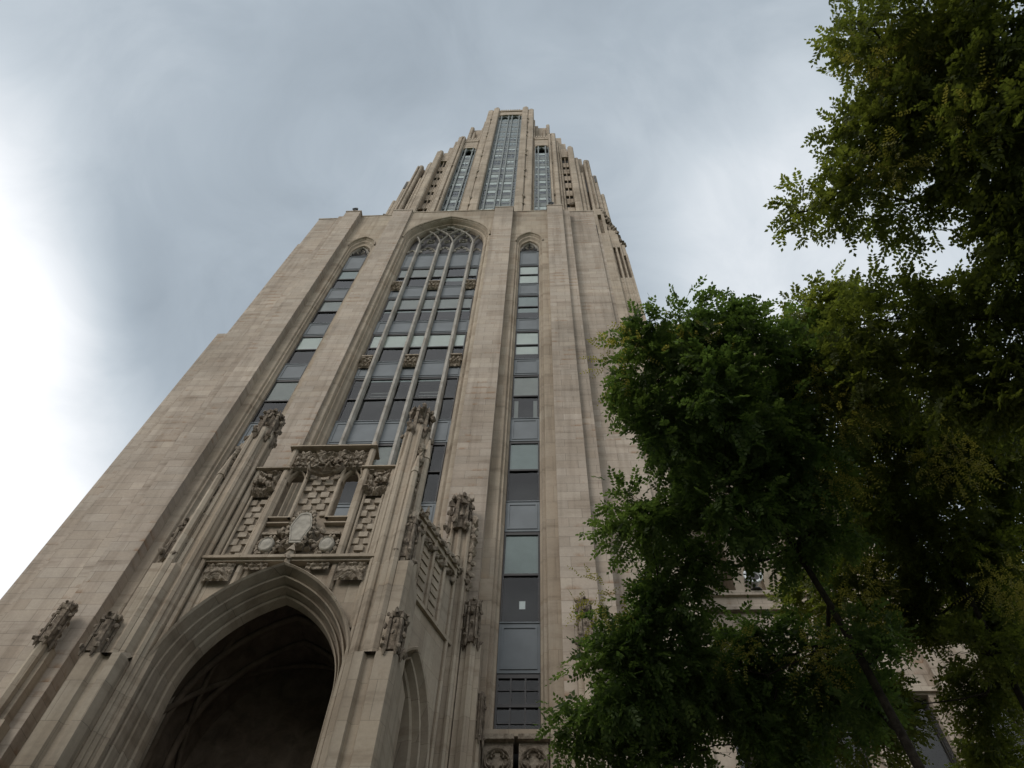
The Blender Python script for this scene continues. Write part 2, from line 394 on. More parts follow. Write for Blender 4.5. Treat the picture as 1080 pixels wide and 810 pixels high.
for x, z, r in [(-.95, 44.55, .27), (.95, 44.55, .27), (-1.5, 44.5, .15), (1.5, 44.5, .15), (0, 44.5, .2), (-.5, 45.35, .2), (.5, 45.35, .2), (0, 46.1, .24), (-1.2, 45.4, .16), (1.2, 45.4, .16), (-.35, 46.55, .12), (.35, 46.55, .12), (-.8, 46.1, .14), (.8, 46.1, .14)]:
    for k in range(4):
        a = k * math.pi / 2 + .78; cx_, cz_ = x + r * .45 * math.cos(a), z + r * .45 * math.sin(a)
        mb.bar([(cx_ + r * .5 * math.cos(t), 14.87, cz_ + r * .5 * math.sin(t)) for t in [a - 2.2 + i * .55 for i in range(9)]], .035, .08)
for s in (-1, 1):
    c = s * 4.83
    P = arch_pts(.40, 42.9, 43.85, 42.7, 8, cx=c)[1:-1]; mb.bar([(x, 14.88, z) for x, z in P], .06, .12)
    for k in (-1, 1):
        mb.bar([(c + k * (.05 + .16 * math.sin(t)), 14.9, 42.95 + .5 * t / 3.1) for t in [i * .52 for i in range(7)]], .04, .1)
        mb.bar([(c + k * .49, 14.9, 42.6), (c + k * .47, 14.9, 43.1), (c + k * .3, 14.9, 43.55), (c, 14.9, 43.95)], .06, .1)
part(mb, 'tracery', 'pale')
mb = MB(); mb.box(-2.3, 2.3, 15.12, 15.2, 42.3, 48.0)
for s in (-1, 1): mb.box(s * 4.83 - .7, s * 4.83 + .7, 15.12, 15.2, 42.3, 45)
part(mb, 'tracery_glazing', 'frame')
# -- metal spandrel panels between the storeys
def spandrel(x0, x1, z0, z1, y=14.985, nm='spandrel_panel', mat='panel'):
    mb = MB(); mb.box(x0, x1, y, y + .12, z0, z1); w = x1 - x0
    if w > .45:
        i = .07; mb.box(x0 + i, x1 - i, y - .022, y, z0 + .1, z0 + .16); mb.box(x0 + i, x1 - i, y - .022, y, z1 - .16, z1 - .1)
        mb.box(x0 + i, x0 + i + .05, y - .022, y, z0 + .16, z1 - .16); mb.box(x1 - i - .05, x1 - i, y - .022, y, z0 + .16, z1 - .16)
    mb.box(x0, x1, y - .025, y + .1, z1 + .001, z1 + .04)
    part(mb, nm, mat)
SP = [(HEADS[i + 1][0], HEADS[i][1]) for i in range(6)]
for (z0, z1) in SP + [(40.57, 42.6)]:
    spandrel(-2.14, 2.14, z0 + .02, z1)
    for s in (-1, 1): spandrel(s * 4.83 - .52, s * 4.83 + .52, z0 + .02, z1)
# -- windows
def window(x0, x1, z0, z1, blinds, y=15.0, muntin=None, fw=.045, rail=.5, parent=None):
    mb = MB()
    mb.box(x0, x0 + fw, y, y + .09, z0, z1); mb.box(x1 - fw, x1, y, y + .09, z0, z1)
    mb.box(x0 + fw, x1 - fw, y, y + .09, z0, z0 + fw); mb.box(x0 + fw, x1 - fw, y - .0, y + .09, z1 - .11, z1)  # deeper dark head rail stands in for the shadow line under the head
    zm = z0 + (z1 - z0) * rail
    mb.box(x0 + fw, x1 - fw, y - .015, y + .08, zm - .04, zm + .04)
    if muntin:
        nx, nz_ = muntin
        for i in range(1, nx): xx = x0 + (x1 - x0) * i / nx; mb.box(xx - .02, xx + .02, y + .0, y + .05, z0 + fw, z1 - .1)
        for i in range(1, nz_):
            zz = z0 + (z1 - z0) * i / nz_
            if abs(zz - zm) > .06: mb.box(x0 + fw, x1 - fw, y + .012, y + .048, zz - .012, zz + .012)
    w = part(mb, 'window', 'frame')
    for a, b_ in ((zm, z1), (z0, zm)):
        t1, t2 = random.uniform(-.012, .012), random.uniform(-.010, .010)
        p = MB(); p.add([(x0 + .02, y + .035 + t1, a), (x1 - .02, y + .035 + t2, a), (x1 - .02, y + .035 - t1, b_), (x0 + .02, y + .035 - t2, b_)], [(0, 1, 2, 3)])
        part(p, 'pane', 'glass', w)
    for (t, f0, f1) in blinds:                       # pulled-down blind behind the glass
        p = MB(); za, zb = z0 + (z1 - z0) * f0, z0 + (z1 - z0) * f1
        p.box(x0 + .03, x1 - .03, y + .055, y + .066, za, zb); part(p, 'blind', t, w)
    return w
strip_r = [[('blind', .5, 1), ('blind', .12, .47)], [('blind3', .5, 1), ('blind3', .3, .47)], [('blind', .5, 1), ('blind', .22, .47)], [('blind2', .5, 1)],
           [('blind3', .5, 1)], [('blind3', .52, 1)], []]
strip_l = [[('blind3', .5, 1)], [('blind2', .55, 1)], [('blind', .5, 1)], [('blind2', .5, 1)], [], [], []]
main_b = [[('blind2', .5, 1)], [('blind2', .5, 1), ('blind3', .42, .47)], [('blind', .5, 1)], [('blind3', .93, .98)], [('blind2', .5, 1)], [('blind2', .8, 1)], [], []]
for i, (zt, zb) in enumerate(HEADS):
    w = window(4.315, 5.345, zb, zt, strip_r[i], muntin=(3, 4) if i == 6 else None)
    if i == 5:
        p = MB(); p.box(4.83 - .03, 4.83 + .13, 15.05, 15.053, 16.05, 16.33); part(p, 'paper_notice', 'paper', w, label='white square paper stuck inside the lower pane')
    if i == 3:
        for a, b_ in ((4.40, 4.55), (5.12, 5.27)):
            p = MB(); p.box(a, b_, 15.14, 15.17, zb + .1, zb + 1.5); part(p, 'curtain', 'blind2', w)
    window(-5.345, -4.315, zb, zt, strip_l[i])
    if i < 6:
        xs = [-2.13, -1.55, -.38, .38, 1.55, 2.13]
        for k in range(5):
            a, b_ = xs[k], xs[k + 1]
            bl = main_b[i]
            if k in (0, 4) and i not in (0, 1, 2): bl = []
            if i == 0 and k == 3: bl = [('blind3', .3, .47)]
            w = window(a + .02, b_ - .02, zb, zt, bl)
            if i == 3 and k in (1, 3):
                p = MB()
                for z in (.72, .80): p.box(a + .2, b_ - .2, 15.3, 15.34, zb + 3.2 * z, zb + 3.2 * z + .05)
                part(p, 'shelf', 'blind2', w)
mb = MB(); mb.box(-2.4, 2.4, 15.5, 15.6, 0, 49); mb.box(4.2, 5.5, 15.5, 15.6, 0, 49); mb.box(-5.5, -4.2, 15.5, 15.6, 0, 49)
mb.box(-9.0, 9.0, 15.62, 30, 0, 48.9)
part(mb, 'dim_room_backing', 'room')
# -- floor slabs break the dark rooms
mb = MB()
for z0, z1 in SP:
    for a, b_ in ((-2.3, 2.3), (4.25, 5.45), (-5.45, -4.25)): mb.box(a, b_, 15.12, 15.5, z0 + .3, z1 - .1)
part(mb, 'floor_slab', 'blind2')

# -- carved relief panels
def relief(mb, x0, x1, z0, z1, y, amp=.08, seed=1, nx=26, nz_=20, f=None, k=1.0):
    rg = random.Random(seed); ph = [rg.uniform(0, 6.28) for _ in range(6)]
    rows = []
    W_, H_ = x1 - x0, z1 - z0
    for j in range(nz_ + 1):
        r = []
        for i in range(nx + 1):
            U = (i / nx - .5) * W_; V = (j / nz_ - .5) * H_
            a = 11 * k * abs(U) + 2.6 * math.sin(7 * k * V + ph[0]); b_ = 13 * k * V + 2.4 * math.sin(9 * k * abs(U) + ph[1])
            h = math.sin(a + ph[2]) * math.sin(b_ + ph[3]) + .5 * math.sin(2.1 * a + ph[4]) * math.cos(1.7 * b_ + ph[5])
            h = max(-.3, min(.8, h * 1.6)); e_ = min(i, nx - i, j, nz_ - j)
            h = h if e_ > 0 else -.5
            p = (x0 + W_ * i / nx, y - amp * h, z0 + H_ * j / nz_); r.append(f(p) if f else p)
        rows.append(r)
    mb.loft(rows)
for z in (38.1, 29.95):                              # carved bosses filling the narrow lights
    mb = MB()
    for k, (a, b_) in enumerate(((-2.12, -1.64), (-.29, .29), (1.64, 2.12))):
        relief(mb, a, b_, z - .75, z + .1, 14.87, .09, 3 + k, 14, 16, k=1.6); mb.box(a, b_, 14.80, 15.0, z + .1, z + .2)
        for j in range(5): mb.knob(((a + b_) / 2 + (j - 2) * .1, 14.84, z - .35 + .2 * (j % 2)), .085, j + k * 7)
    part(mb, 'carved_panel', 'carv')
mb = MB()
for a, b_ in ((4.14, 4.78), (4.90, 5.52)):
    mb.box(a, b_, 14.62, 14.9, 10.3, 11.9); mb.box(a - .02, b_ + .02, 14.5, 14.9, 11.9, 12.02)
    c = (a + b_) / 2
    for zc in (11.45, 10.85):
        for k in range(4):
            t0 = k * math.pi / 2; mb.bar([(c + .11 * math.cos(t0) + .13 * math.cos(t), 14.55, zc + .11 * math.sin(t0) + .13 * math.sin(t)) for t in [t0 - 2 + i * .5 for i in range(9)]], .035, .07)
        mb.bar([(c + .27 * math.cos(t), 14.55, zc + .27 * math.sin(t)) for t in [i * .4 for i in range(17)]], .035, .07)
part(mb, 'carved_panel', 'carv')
mb = MB(); mb.box(4.12, 5.54, 14.6, 15.2, 12.03, 12.2); mb.box(-5.54, -4.12, 14.6, 15.2, 12.03, 12.2); part(mb, 'window_sill', 'trim')

# -- crocketed pinnacle / canopy helper
def pinnacle(x, y, z0, z1, w, seed=0, shafts=6, label=None, wf=1.25):
    """a carved tabernacle: ribbed shaft, ring of gablets, a spreading battered cap, knobbed crockets"""
    rg = random.Random(seed); H = z1 - z0
    mb = MB(); mb.frust(x, y, z0, z0 + H * .82, w * .62, w * .60)
    for k in range(shafts):
        a = 2 * math.pi * k / shafts + .3; X, Y = x + w * .78 * math.cos(a), y + w * .78 * math.sin(a)
        mb.frust(X, Y, z0 - .05, z0 + H * .74, w * .16, w * .13, 5)
        mb.frust(X, Y, z0 + H * .74, z0 + H * (.93 + .05 * rg.random()), w * .19, w * .05, 5)
        mb.frust(X + w * .05 * math.cos(a), Y + w * .05 * math.sin(a), z0 - .14, z0 + .02, w * .06, w * .26, 5)
    mb.frust(x, y, z0 + H * .80, z0 + H * .9, w * .70, w * .85)
    mb.frust(x, y, z0 + H * .9, z1 - .02, w * .80, w * .52)
    for ring, rr, kz in ((.06, 1.0, .2), (.34, .86, .15), (.64, .92, .17), (.90, .82, .15)):
        for k in range(shafts):
            a = 2 * math.pi * (k + .5 * (ring > .3)) / shafts + .3
            mb.knob((x + w * rr * wf * .84 * math.cos(a), y + w * rr * wf * .84 * math.sin(a), z0 + H * ring + rg.uniform(-.04, .04) * H), w * kz * 1.35 * rg.uniform(.75, 1.25), seed * 13 + k + int(ring * 50), (1, 1, 1.3))
    return part(mb, 'pinnacle', 'soot', label=label, split=False)

# -- portal: front screen with the great arch
PY = 11.4
mb = MB()
arch_orders = [(1.95, 11.45, 10.9, 13.80), (1.95, 11.26, 10.9, 13.80), (1.91, 11.20, 10.9, 13.74), (1.87, 11.24, 10.9, 13.70), (1.86, 11.44, 10.9, 13.65), (1.82, 11.52, 10.9, 13.61), (1.79, 11.42, 10.9, 13.58), (1.76, 11.44, 10.9, 13.55), (1.755, 11.64, 10.9, 13.53), (1.71, 11.72, 10.9, 13.50), (1.68, 11.60, 10.9, 13.46), (1.655, 11.63, 10.9, 13.44), (1.65, 11.84, 10.9, 13.42), (1.61, 11.90, 10.9, 13.40), (1.59, 11.80, 10.9, 13.38), (1.56, 11.84, 10.9, 13.35), (1.55, 12.05, 10.9, 13.33)]
opening(mb, arch_orders, 0, 13.9, 2.0, n=18)
part(mb, 'entrance_arch', 'trim', label='great pointed entrance arch with many mouldings')
# deep vaulted porch
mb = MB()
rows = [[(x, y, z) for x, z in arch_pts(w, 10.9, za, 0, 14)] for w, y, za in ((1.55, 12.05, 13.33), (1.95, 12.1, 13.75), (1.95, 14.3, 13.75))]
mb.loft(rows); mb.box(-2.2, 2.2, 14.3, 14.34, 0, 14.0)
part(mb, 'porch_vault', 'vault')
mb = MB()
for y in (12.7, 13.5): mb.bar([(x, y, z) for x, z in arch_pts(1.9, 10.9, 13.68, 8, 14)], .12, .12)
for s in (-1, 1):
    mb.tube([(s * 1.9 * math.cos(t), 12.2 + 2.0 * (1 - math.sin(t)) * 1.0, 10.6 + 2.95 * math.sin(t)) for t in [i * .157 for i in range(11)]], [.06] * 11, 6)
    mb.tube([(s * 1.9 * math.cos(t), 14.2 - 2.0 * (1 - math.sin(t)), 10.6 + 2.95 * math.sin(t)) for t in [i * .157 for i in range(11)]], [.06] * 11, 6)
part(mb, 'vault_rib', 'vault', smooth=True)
for s in (-1, 1):
    mb = MB(); mb.box(*sorted((s * .03, s * .95)), 14.2, 14.29, 0, 2.6); d = part(mb, 'door', 'door')
    mb = MB(); mb.box(*sorted((s * .10, s * .14)), 14.13, 14.19, .95, 1.35); part(mb, 'handle', 'frame', d)
mb = MB(); mb.box(-2.05, 2.05, 11.5, 14.4, 13.95, 14.02); part(mb, 'porch_roof', 'roof')
# string course and carved spandrels
mb = MB(); mb.box(-1.98, 1.98, 11.22, 11.5, 13.92, 14.0); mb.box(-1.98, 1.98, 11.28, 11.5, 13.86, 13.918)
part(mb, 'string_course', 'trim')
mb = MB()
for s in (-1, 1):
    a, b_ = sorted((s * 1.12, s * 1.72)); relief(mb, a, b_, 13.33, 13.84, 11.31, .05, 21, k=1.5)
    a, b_ = sorted((s * .42, s * .92)); relief(mb, a, b_, 13.66, 13.85, 11.32, .045, 22, 20, 10, k=1.6)
part(mb, 'carved_panel', 'carv')
# screen wall behind the panels (pierced by two tall slots)
mb = MB()
for a, b_, z0, z1 in ((-1.75, -.93, 14.0, 17.3), (.93, 1.75, 14.0, 17.3), (-.46, .46, 14.0, 18.2), (-.93, -.46, 14.0, 15.45), (.46, .93, 14.0, 15.45), (-.93, -.46, 17.25, 18.2), (.46, .93, 17.25, 18.2)):
    mb.box(a, b_, 11.55, 11.75, z0, z1)
part(mb, 'screen_wall', 'tymp')
mb = MB()
for s in (-1, 1):
    # colonnettes
    for x, w, y, z0, z1 in ((1.03, .09, 11.44, 13.13, 18.25), (1.74, .075, 11.44, 12.08, 17.4), (.44, .05, 11.44, 15.45, 17.6), (.95, .05, 11.46, 15.45, 17.6), (1.16, .035, 11.48, 14.0, 17.2), (1.62, .035, 11.48, 14.0, 17.2)):
        mb.frust(s * x, y, z0, z1, w, w, 8)
    mb.frust(s * 1.03, 11.44, 18.25, 18.6, .10, .03, 8)
    mb.box(*sorted((s * .42, s * .97)), 11.4, 11.6, 15.45, 15.49); mb.box(*sorted((s * .42, s * .97)), 11.44, 11.6, 15.3, 15.34)
    mb.box(*sorted((s * .92, s * 1.82)), 11.3, 11.75, 17.3, 17.34); mb.box(*sorted((s * 1.1, s * 1.68)), 11.36, 11.56, 14.02, 14.12)
    # pointed heads of the slots
    P = arch_pts(.22, 16.9, 17.35, 16.6, 8, cx=s * .69)[1:-1]; mb.bar([(x, 11.42, z) for x, z in P], .05, .15)
    P = arch_pts(.27, 16.95, 17.6, 16.6, 8, cx=s * .69)[1:-1]; mb.bar([(x, 11.36, z) for x, z in P], .05, .12)
mb.box(-1.16, 1.16, 11.27, 11.75, 18.2, 18.245)
part(mb, 'parapet', 'trim')
# chequered blocks
mb = MB()
for s in (-1, 1):
    for r in range(9):
        z = 14.18 + r * .235
        for c in range(3):
            if (r + c) % 2 == 0: x = s * 1.39 + (c - 1) * .15 + random.uniform(-.01, .01); mb.box(x - .10, x + .10, 11.475 + random.uniform(0, .04), 11.56, z, z + random.uniform(.15, .2))
for r in range(7):
    z = 15.62 + r * .235
    for c in range(5):
        if (r + c) % 2 == 0: x = (c - 2) * .16 + random.uniform(-.01, .01); mb.box(x - .10, x + .10, 11.475 + random.uniform(0, .04), 11.56, z, z + random.uniform(.15, .2))
part(mb, 'chequered_panel', 'carvlt')
mb = MB()
for s in (-1, 1):
    a, b_ = sorted((s * 1.12, s * 1.68)); relief(mb, a, b_, 16.3, 17.28, 11.42, .09, 31, k=1.2)
    for j in range(9): mb.knob((s * (1.18 + .055 * j), 11.34, 16.45 + .33 * abs(math.sin(j * 1.3)) + .3 * (j % 2)), .085, j)
    a, b_ = sorted((s * .46, s * .95)); relief(mb, a, b_, 17.3, 18.1, 11.40, .08, 32, k=1.5)
    for j in range(7): mb.knob((s * (.48 + .07 * j), 11.33, 17.45 + .25 * (j % 2)), .07, j + 4)
relief(mb, -.46, .46, 17.28, 18.1, 11.38, .1, 33, k=1.3)
for j in range(12): mb.knob((-.42 + .077 * j, 11.3, 17.4 + .2 * abs(j - 5.5) / 5.5 + .1 * (j % 2)), .07, j + 9)
P = [(x, z) for x, z in arch_pts(.44, 17.35, 17.0, 17.3, 10)[1:-1]]; mb.bar([(x, 11.24, z) for x, z in P], .06, .15)
part(mb, 'carved_panel', 'carv')
# coat-of-arms plaque and oval shields
mb = MB()
pts = [(-.16, 14.42), (.16, 14.42), (.20, 14.62), (.30, 14.95), (.24, 15.2), (.15, 15.42), (0, 15.46), (-.15, 15.42), (-.24, 15.2), (-.30, 14.95), (-.20, 14.62)]
pts = [(x * .84, z) for x, z in pts]; n = len(pts); mb.add([(x, 11.26, z) for x, z in pts] + [(x, 11.5, z) for x, z in pts], [tuple(range(n))] + [(i, (i + 1) % n, n + (i + 1) % n, n + i)[::-1] for i in range(n)])
for sc_, yy in ((.86, 11.245),):
    q_ = [(x * sc_, z0_) for x, z0_ in [(x, 14.94 + (z - 14.94) * sc_) for x, z in pts]]
    for (xa, za), (xb, zb) in zip(q_, q_[1:] + q_[:1]): mb.bar([(xa, yy, za), ((xa + xb) / 2, yy, (za + zb) / 2), (xb, yy, zb)], .028, .04)
pl = part(mb, 'shield', 'plaque', label='pale blank shield above the arch')
mb = MB()
for i, (x, z) in enumerate(pts):
    x2, z2 = pts[(i + 1) % n]
    for t in (0, .5): X, Z = x + (x2 - x) * t, z + (z2 - z) * t; mb.knob((X * 1.18, 11.30, 14.94 + (Z - 14.94) * 1.1), .065, i + int(t * 10), (1, .8, 1))
for s in (-1, 1):
    for j in range(11): mb.knob((s * (.28 + .13 * math.sin(j * 1.1) + .012 * j), 11.40, 14.35 + .08 * j), .08, j + 40)
part(mb, 'scrollwork', 'carv', pl)
for s in (-1, 1):
    mb = MB(); rows = [[(s * .68 + r * .15 * math.cos(t), 11.42 - d_, 14.5 + r * .21 * math.sin(t)) for t in [i * .3927 for i in range(17)]] for r, d_ in ((1.15, -.06), (1.1, .05), (.95, .09), (.9, .06), (.6, .085), (.01, .1))]
    mb.loft(rows); o = part(mb, 'oval_shield', 'plaque', smooth=True)
    mb = MB(); mb.box(*sorted((s * .5, s * .9)), 11.4, 11.56, 14.86, 14.94)
    for j in range(16): mb.knob((s * .68 + .23 * math.cos(j * .3927), 11.46, 14.5 + .29 * math.sin(j * .3927)), .075, j + 60)
    [part(m_, 'scrollwork', 'carv', o) for m_ in pieces(mb, .0)]
mb = MB(); mb.frust(0, 11.3, 13.7, 14.12, .05, .1, 6); mb.frust(0, 11.28, 14.12, 14.34, .12, .03, 6); mb.knob((0, 11.24, 13.95), .1, 3)
part(mb, 'finial', 'carvlt')
# -- corner turrets and set-off buttresses, mirrored
for s in (-1, 1):
    X = lambda a: s * a
    mb = MB()
    mb.box(*sorted((X(1.98), X(2.5))), 11.42, 12.1, 0, 15.2)
    mb.frust(X(2.14), 11.42, 0, 19.0, .30, .30, 8)
    for k in range(8):
        a = math.pi / 8 + k * math.pi / 4
        mb.frust(X(2.14) + .31 * math.cos(a), 11.42 + .31 * math.sin(a), 0, 18.75, .075, .06, 6)
    # two outer ribs climbing beside the turret
    mb.frust(X(2.52), 11.30, 10.8, 17.5, .13, .11, 6); mb.frust(X(2.52), 11.30, 17.5, 18.4, .13, .03, 6)
    mb.frust(X(2.40), 11.02, 10.8, 16.6, .10, .08, 6); mb.frust(X(2.40), 11.02, 16.6, 17.3, .10, .03, 6)
    mb.frust(X(1.97), 11.22, 0, 17.2, .09, .08, 6); mb.frust(X(1.97), 11.22, 17.2, 17.9, .09, .03, 6)
    part(mb, 'turret', 'trim')
    mb = MB()
    # lower buttress: diagonal front nose, narrowing upward by sloped weatherings
    def butt(x0, x1, yf, z0, z1, dz, nose=.16):
        a, b_ = sorted((X(x0), X(x1))); c = (a + b_) / 2
        w_ = b_ - a; g0, g1 = (a + w_ * .30, a + w_ * .52) if s > 0 else (b_ - w_ * .52, b_ - w_ * .30)
        poly = [(a, 12.0), (a, yf + nose), (a + .07, yf), (g0 - .02, yf), (g0 + .03, yf + .1), (g1 - .03, yf + .1), (g1 + .02, yf), (b_ - .07, yf), (b_, yf + nose), (b_, 12.0)]
        mb.prism(poly, z0, z1)
        mb.add([(a, yf + nose, z1), (b_, yf + nose, z1), (b_ - .07, yf, z1), (a + .07, yf, z1), (a + .05, 11.5, z1 + dz), (b_ - .05, 11.5, z1 + dz)], [(3, 2, 5, 4), (2, 1, 5), (0, 3, 4)])
        for zz in (z1 - 1.3,):
            if zz > z0 + 90: mb.add([(g0 - .02, yf - .02, zz), (g1 + .02, yf - .02, zz), (g1 + .02, yf + .11, zz - .02), (g0 - .02, yf + .11, zz - .02), (g0, yf + .10, zz + .6), (g1, yf + .10, zz + .6)], [(0, 3, 2, 1), (0, 1, 5, 4), (0, 4, 3), (1, 2, 5)])
    butt(2.02, 2.98, 10.66, 0, 8.2, .7)
    butt(2.06, 2.90, 10.80, 8.2, 11.0, .6)
    butt(2.14, 2.78, 10.98, 11.0, 13.5, .6)
    butt(2.26, 2.66, 11.10, 13.5, 15.2, .7, .1)
    part(mb, 'buttress', 'trim')
    pinnacle(X(2.12), 11.42, 18.55, 20.0, .36, 2 if s > 0 else 9, 6)
    pinnacle(X(2.54), 11.21, 13.75, 15.1, .24, 3 if s > 0 else 10, 5)
    pinnacle(X(2.76), 10.92, 11.05, 12.0, .22, 4 if s > 0 else 11, 5)
    # carved strip of leaves between the ribs
    mb = MB()
    for j in range(26): mb.knob((X(2.42 + .03 * math.sin(j)), 11.14, 15.0 + .115 * j), .07 + .02 * (j % 3), j + 70, (1, 1, 1.4))
    for j in range(14): mb.knob((X(2.52), 11.2, 13.2 + .1 * j), .07, j + 170)
    part(mb, 'leaf_carving', 'carv')
    # canted porch side wall with its own arch, chequers and a cresting
    def fm(p, s=s): t = p[0] * s; return (s * (2.72 + t * .40 - p[1] * .917), 12.9 + t * .917 + p[1] * .40, p[2])
    mb = MB()
    opening(mb, [(.98, -.04, 10.6, 12.95), (.96, -.10, 10.6, 12.9), (.92, -.08, 10.6, 12.84), (.90, .08, 10.6, 12.78), (.86, .13, 10.6, 12.73), (.83, .04, 10.6, 12.68), (.80, .06, 10.6, 12.64), (.79, .22, 10.6, 12.6), (.74, .27, 10.6, 12.55), (.71, .18, 10.6, 12.5), (.68, .22, 10.6, 12.46), (.67, .5, 10.6, 12.44), (.66, .7, 10.6, 12.4)], 0, 16.2, 1.22, f=fm)
    part(mb, 'side_arch', 'trim')
    mb = MB()
    def obox(t0, t1, d0, d1, z0, z1):
        c = [fm((t * s, d, z)) for z in (z0, z1) for t, d in ((t0, d0), (t1, d0), (t1, d1), (t0, d1))]
        mb.add(c, [(0, 3, 2, 1), (4, 5, 6, 7), (0, 1, 5, 4), (1, 2, 6, 5), (2, 3, 7, 6), (3, 0, 4, 7)])
    obox(-1.2, 1.2, -.16, .3, 16.25, 16.45); obox(-1.2, 1.2, -.10, .0, 16.1, 16.245)
    obox(-1.2, 1.2, -.12, -.045, 13.9, 14.0)
    for t in (-.55, .0, .55, 1.05): px, py, _ = fm((t * s, -.08, 0)); mb.frust(px, py, 0 if t > .9 else 13.95, 16.7, .055, .05, 6); mb.frust(px, py, 16.7, 17.0, .07, .01, 6)
    part(mb, 'side_parapet', 'trim')
    mb = MB()
    for r in range(8):
        for c in range(0):
            if (r + c) % 2: obox(-.42 + .15 * c, -.29 + .15 * c, -.10, -.04, 14.1 + .19 * r, 14.27 + .19 * r); obox(.14 + .15 * c, .27 + .15 * c, -.10, -.04, 14.1 + .19 * r, 14.27 + .19 * r)
    for r in range(7):
        for t0 in (-.42, .13): obox(t0, t0 + .28, -.07, -.04, 14.12 + .27 * r, 14.25 + .27 * r)
    part(mb, 'chequered_panel', 'trim')
    mb = MB()
    for j in range(15): mb.knob(fm(((-1.15 + .165 * j) * s, -.14, 16.3 + .09 * (j % 2))), .10, j + 90)
    for j in range(22): mb.knob(fm(((-.95 + .095 * j) * s, -.10, 15.85 + .1 * math.sin(j * 2.1))), .085, j + 190)
    part(mb, 'leaf_carving', 'carv')
    # back buttress against the pier, with its canopy, and the slim shaft next to the window strip
    mb = MB()
    mb.box(*sorted((X(2.86), X(3.52))), 13.98, 14.35, 0, 18.1)
    for x in (2.95, 3.18, 3.42): mb.frust(X(x), 13.95, 0, 18.2, .07, .06, 6)
    mb.box(*sorted((X(3.54), X(4.0))), 14.05, 14.36, 0, 14.0); mb.frust(X(3.78), 14.02, 9, 14.0, .13, .12, 6)
    mb.frust(X(4.04), 14.3, 9, 12.1, .08, .07, 6)
    mb.prism([(X(2.62), 14.0), (X(2.86) , 14.0), (X(2.86), 14.35), (X(2.62), 14.35)][::s], 0, 16.2)
    part(mb, 'buttress', 'trim')
    pinnacle(X(3.12), 14.02, 17.9, 19.35, .36, 5 if s > 0 else 12, 6)
    pinnacle(X(3.76), 14.0, 13.95, 15.35, .22, 6 if s > 0 else 13, 5)
    pinnacle(X(4.06), 14.3, 11.7, 12.9, .13, 7 if s > 0 else 14, 4)
    mb = MB()
    for j in range(22): mb.knob((X(3.56 + .03 * math.sin(j * 2)), 13.98, 15.7 + .13 * j), .075 + .025 * (j % 3), j + 110, (1, 1, 1.3))
    for j in range(8): mb.knob((X(3.3 - .06 * j), 13.9, 16.2 + .14 * (j % 3)), .06, j + 140)
    part(mb, 'leaf_carving', 'carv')
    # outer pier buttress and its canopy
    mb = MB(); mb.box(*sorted((X(6.12), X(6.72))), 14.0, 14.3, 0, 12.0); mb.frust(X(6.43), 13.98, 9, 14.1, .13, .12, 6); mb.box(*sorted((X(6.2), X(6.66))), 14.06, 14.3, 12.0, 14.0)
    part(mb, 'buttress', 'trim')
    pinnacle(X(6.43), 13.98, 14.0, 15.3, .23, 8 if s > 0 else 15, 5)

# ------------------------------------------------------------------ tower shaft above and behind
mb = MB()
def sym(x0, x1, y0, y1, z0, z1, m=None):
    (m or mb).box(x0, x1, y0, y1, z0, z1); (m or mb).box(-x1, -x0, y0, y1, z0, z1)
mb.box(-4.25, 4.25, 28.6, 50, 0, 153.2); mb.box(-2.3, 2.3, 27.45, 28.6, 150.2, 153.6); mb.box(-2.3, 2.3, 27.3, 27.6, 152.9, 153.9)
sym(4.25, 6.6, 29.0, 49, 0, 145)
sym(6.6, 7.8, 29.0, 48, 0, 138)
sym(7.8, 8.9, 28.6, 47, 0, 134.5); sym(8.9, 9.5, 28.7, 47, 0, 130.5)
sym(9.5, 10.4, 28.3, 46, 0, 124); sym(10.4, 11.5, 28.2, 45, 0, 118)
sym(11.5, 12.3, 28.0, 44, 0, 114); sym(12.3, 12.75, 28.1, 44, 0, 106); sym(12.75, 13.2, 28.2, 44, 0, 98)
mb.box(-12.1, 12.1, 25.9, 50, 0, 47)
sym(8.8, 11.1, 26.6, 30, 0, 78); sym(11.1, 12.1, 25.9, 30, 0, 84)
part(mb, 'tower_shaft', 'far')
mb = MB()
# great piers of the upper tower: each in two faces with a groove, battered caps
def tpier(x0, x1, y, z0, z1, g=None, cap=.9, cut=.12):
    for s in (-1, 1):
        a, b_ = (x0, x1) if s > 0 else (-x1, -x0)
        if g:
            c = a + (b_ - a) * (g if s > 0 else 1 - g)
            mb.prism([(a, y + 9), (a, y + cut), (a + cut, y), (c - .14, y), (c - .1, y + .22), (c + .1, y + .22), (c + .14, y), (b_ - cut, y), (b_, y + cut), (b_, y + 9)], z0, z1 - cap)
        else:
            mb.prism([(a, y + 9), (a, y + cut), (a + cut, y), (b_ - cut, y), (b_, y + cut), (b_, y + 9)], z0, z1 - cap)
        c = (a + b_) / 2; r = (b_ - a) / 2
        for k in range(max(1, int(round((b_ - a) / .8)))):
            n_ = max(1, int(round((b_ - a) / .8))); X = a + (b_ - a) * (k + .5) / n_; r = (b_ - a) / n_ / 2
            mb.frust(X, y + .6, z1 - cap, z1 - cap * .35, r * 1.0, r * .95, 8); mb.frust(X, y + .6, z1 - cap * .35, z1, r * .82, r * .4, 8)
tpier(2.18, 3.25, 27.0, 40, 157.0, cap=2.2); tpier(3.27, 4.28, 27.15, 40, 155.4, cap=2.0)
tpier(4.30, 4.55, 27.5, 40, 146, cap=1)
tpier(6.75, 7.85, 27.0, 40, 132.0, .35, 1.5); tpier(7.87, 8.2, 27.3, 40, 128.5, cap=1.5); tpier(8.22, 8.55, 27.6, 40, 126.0, cap=1.5)
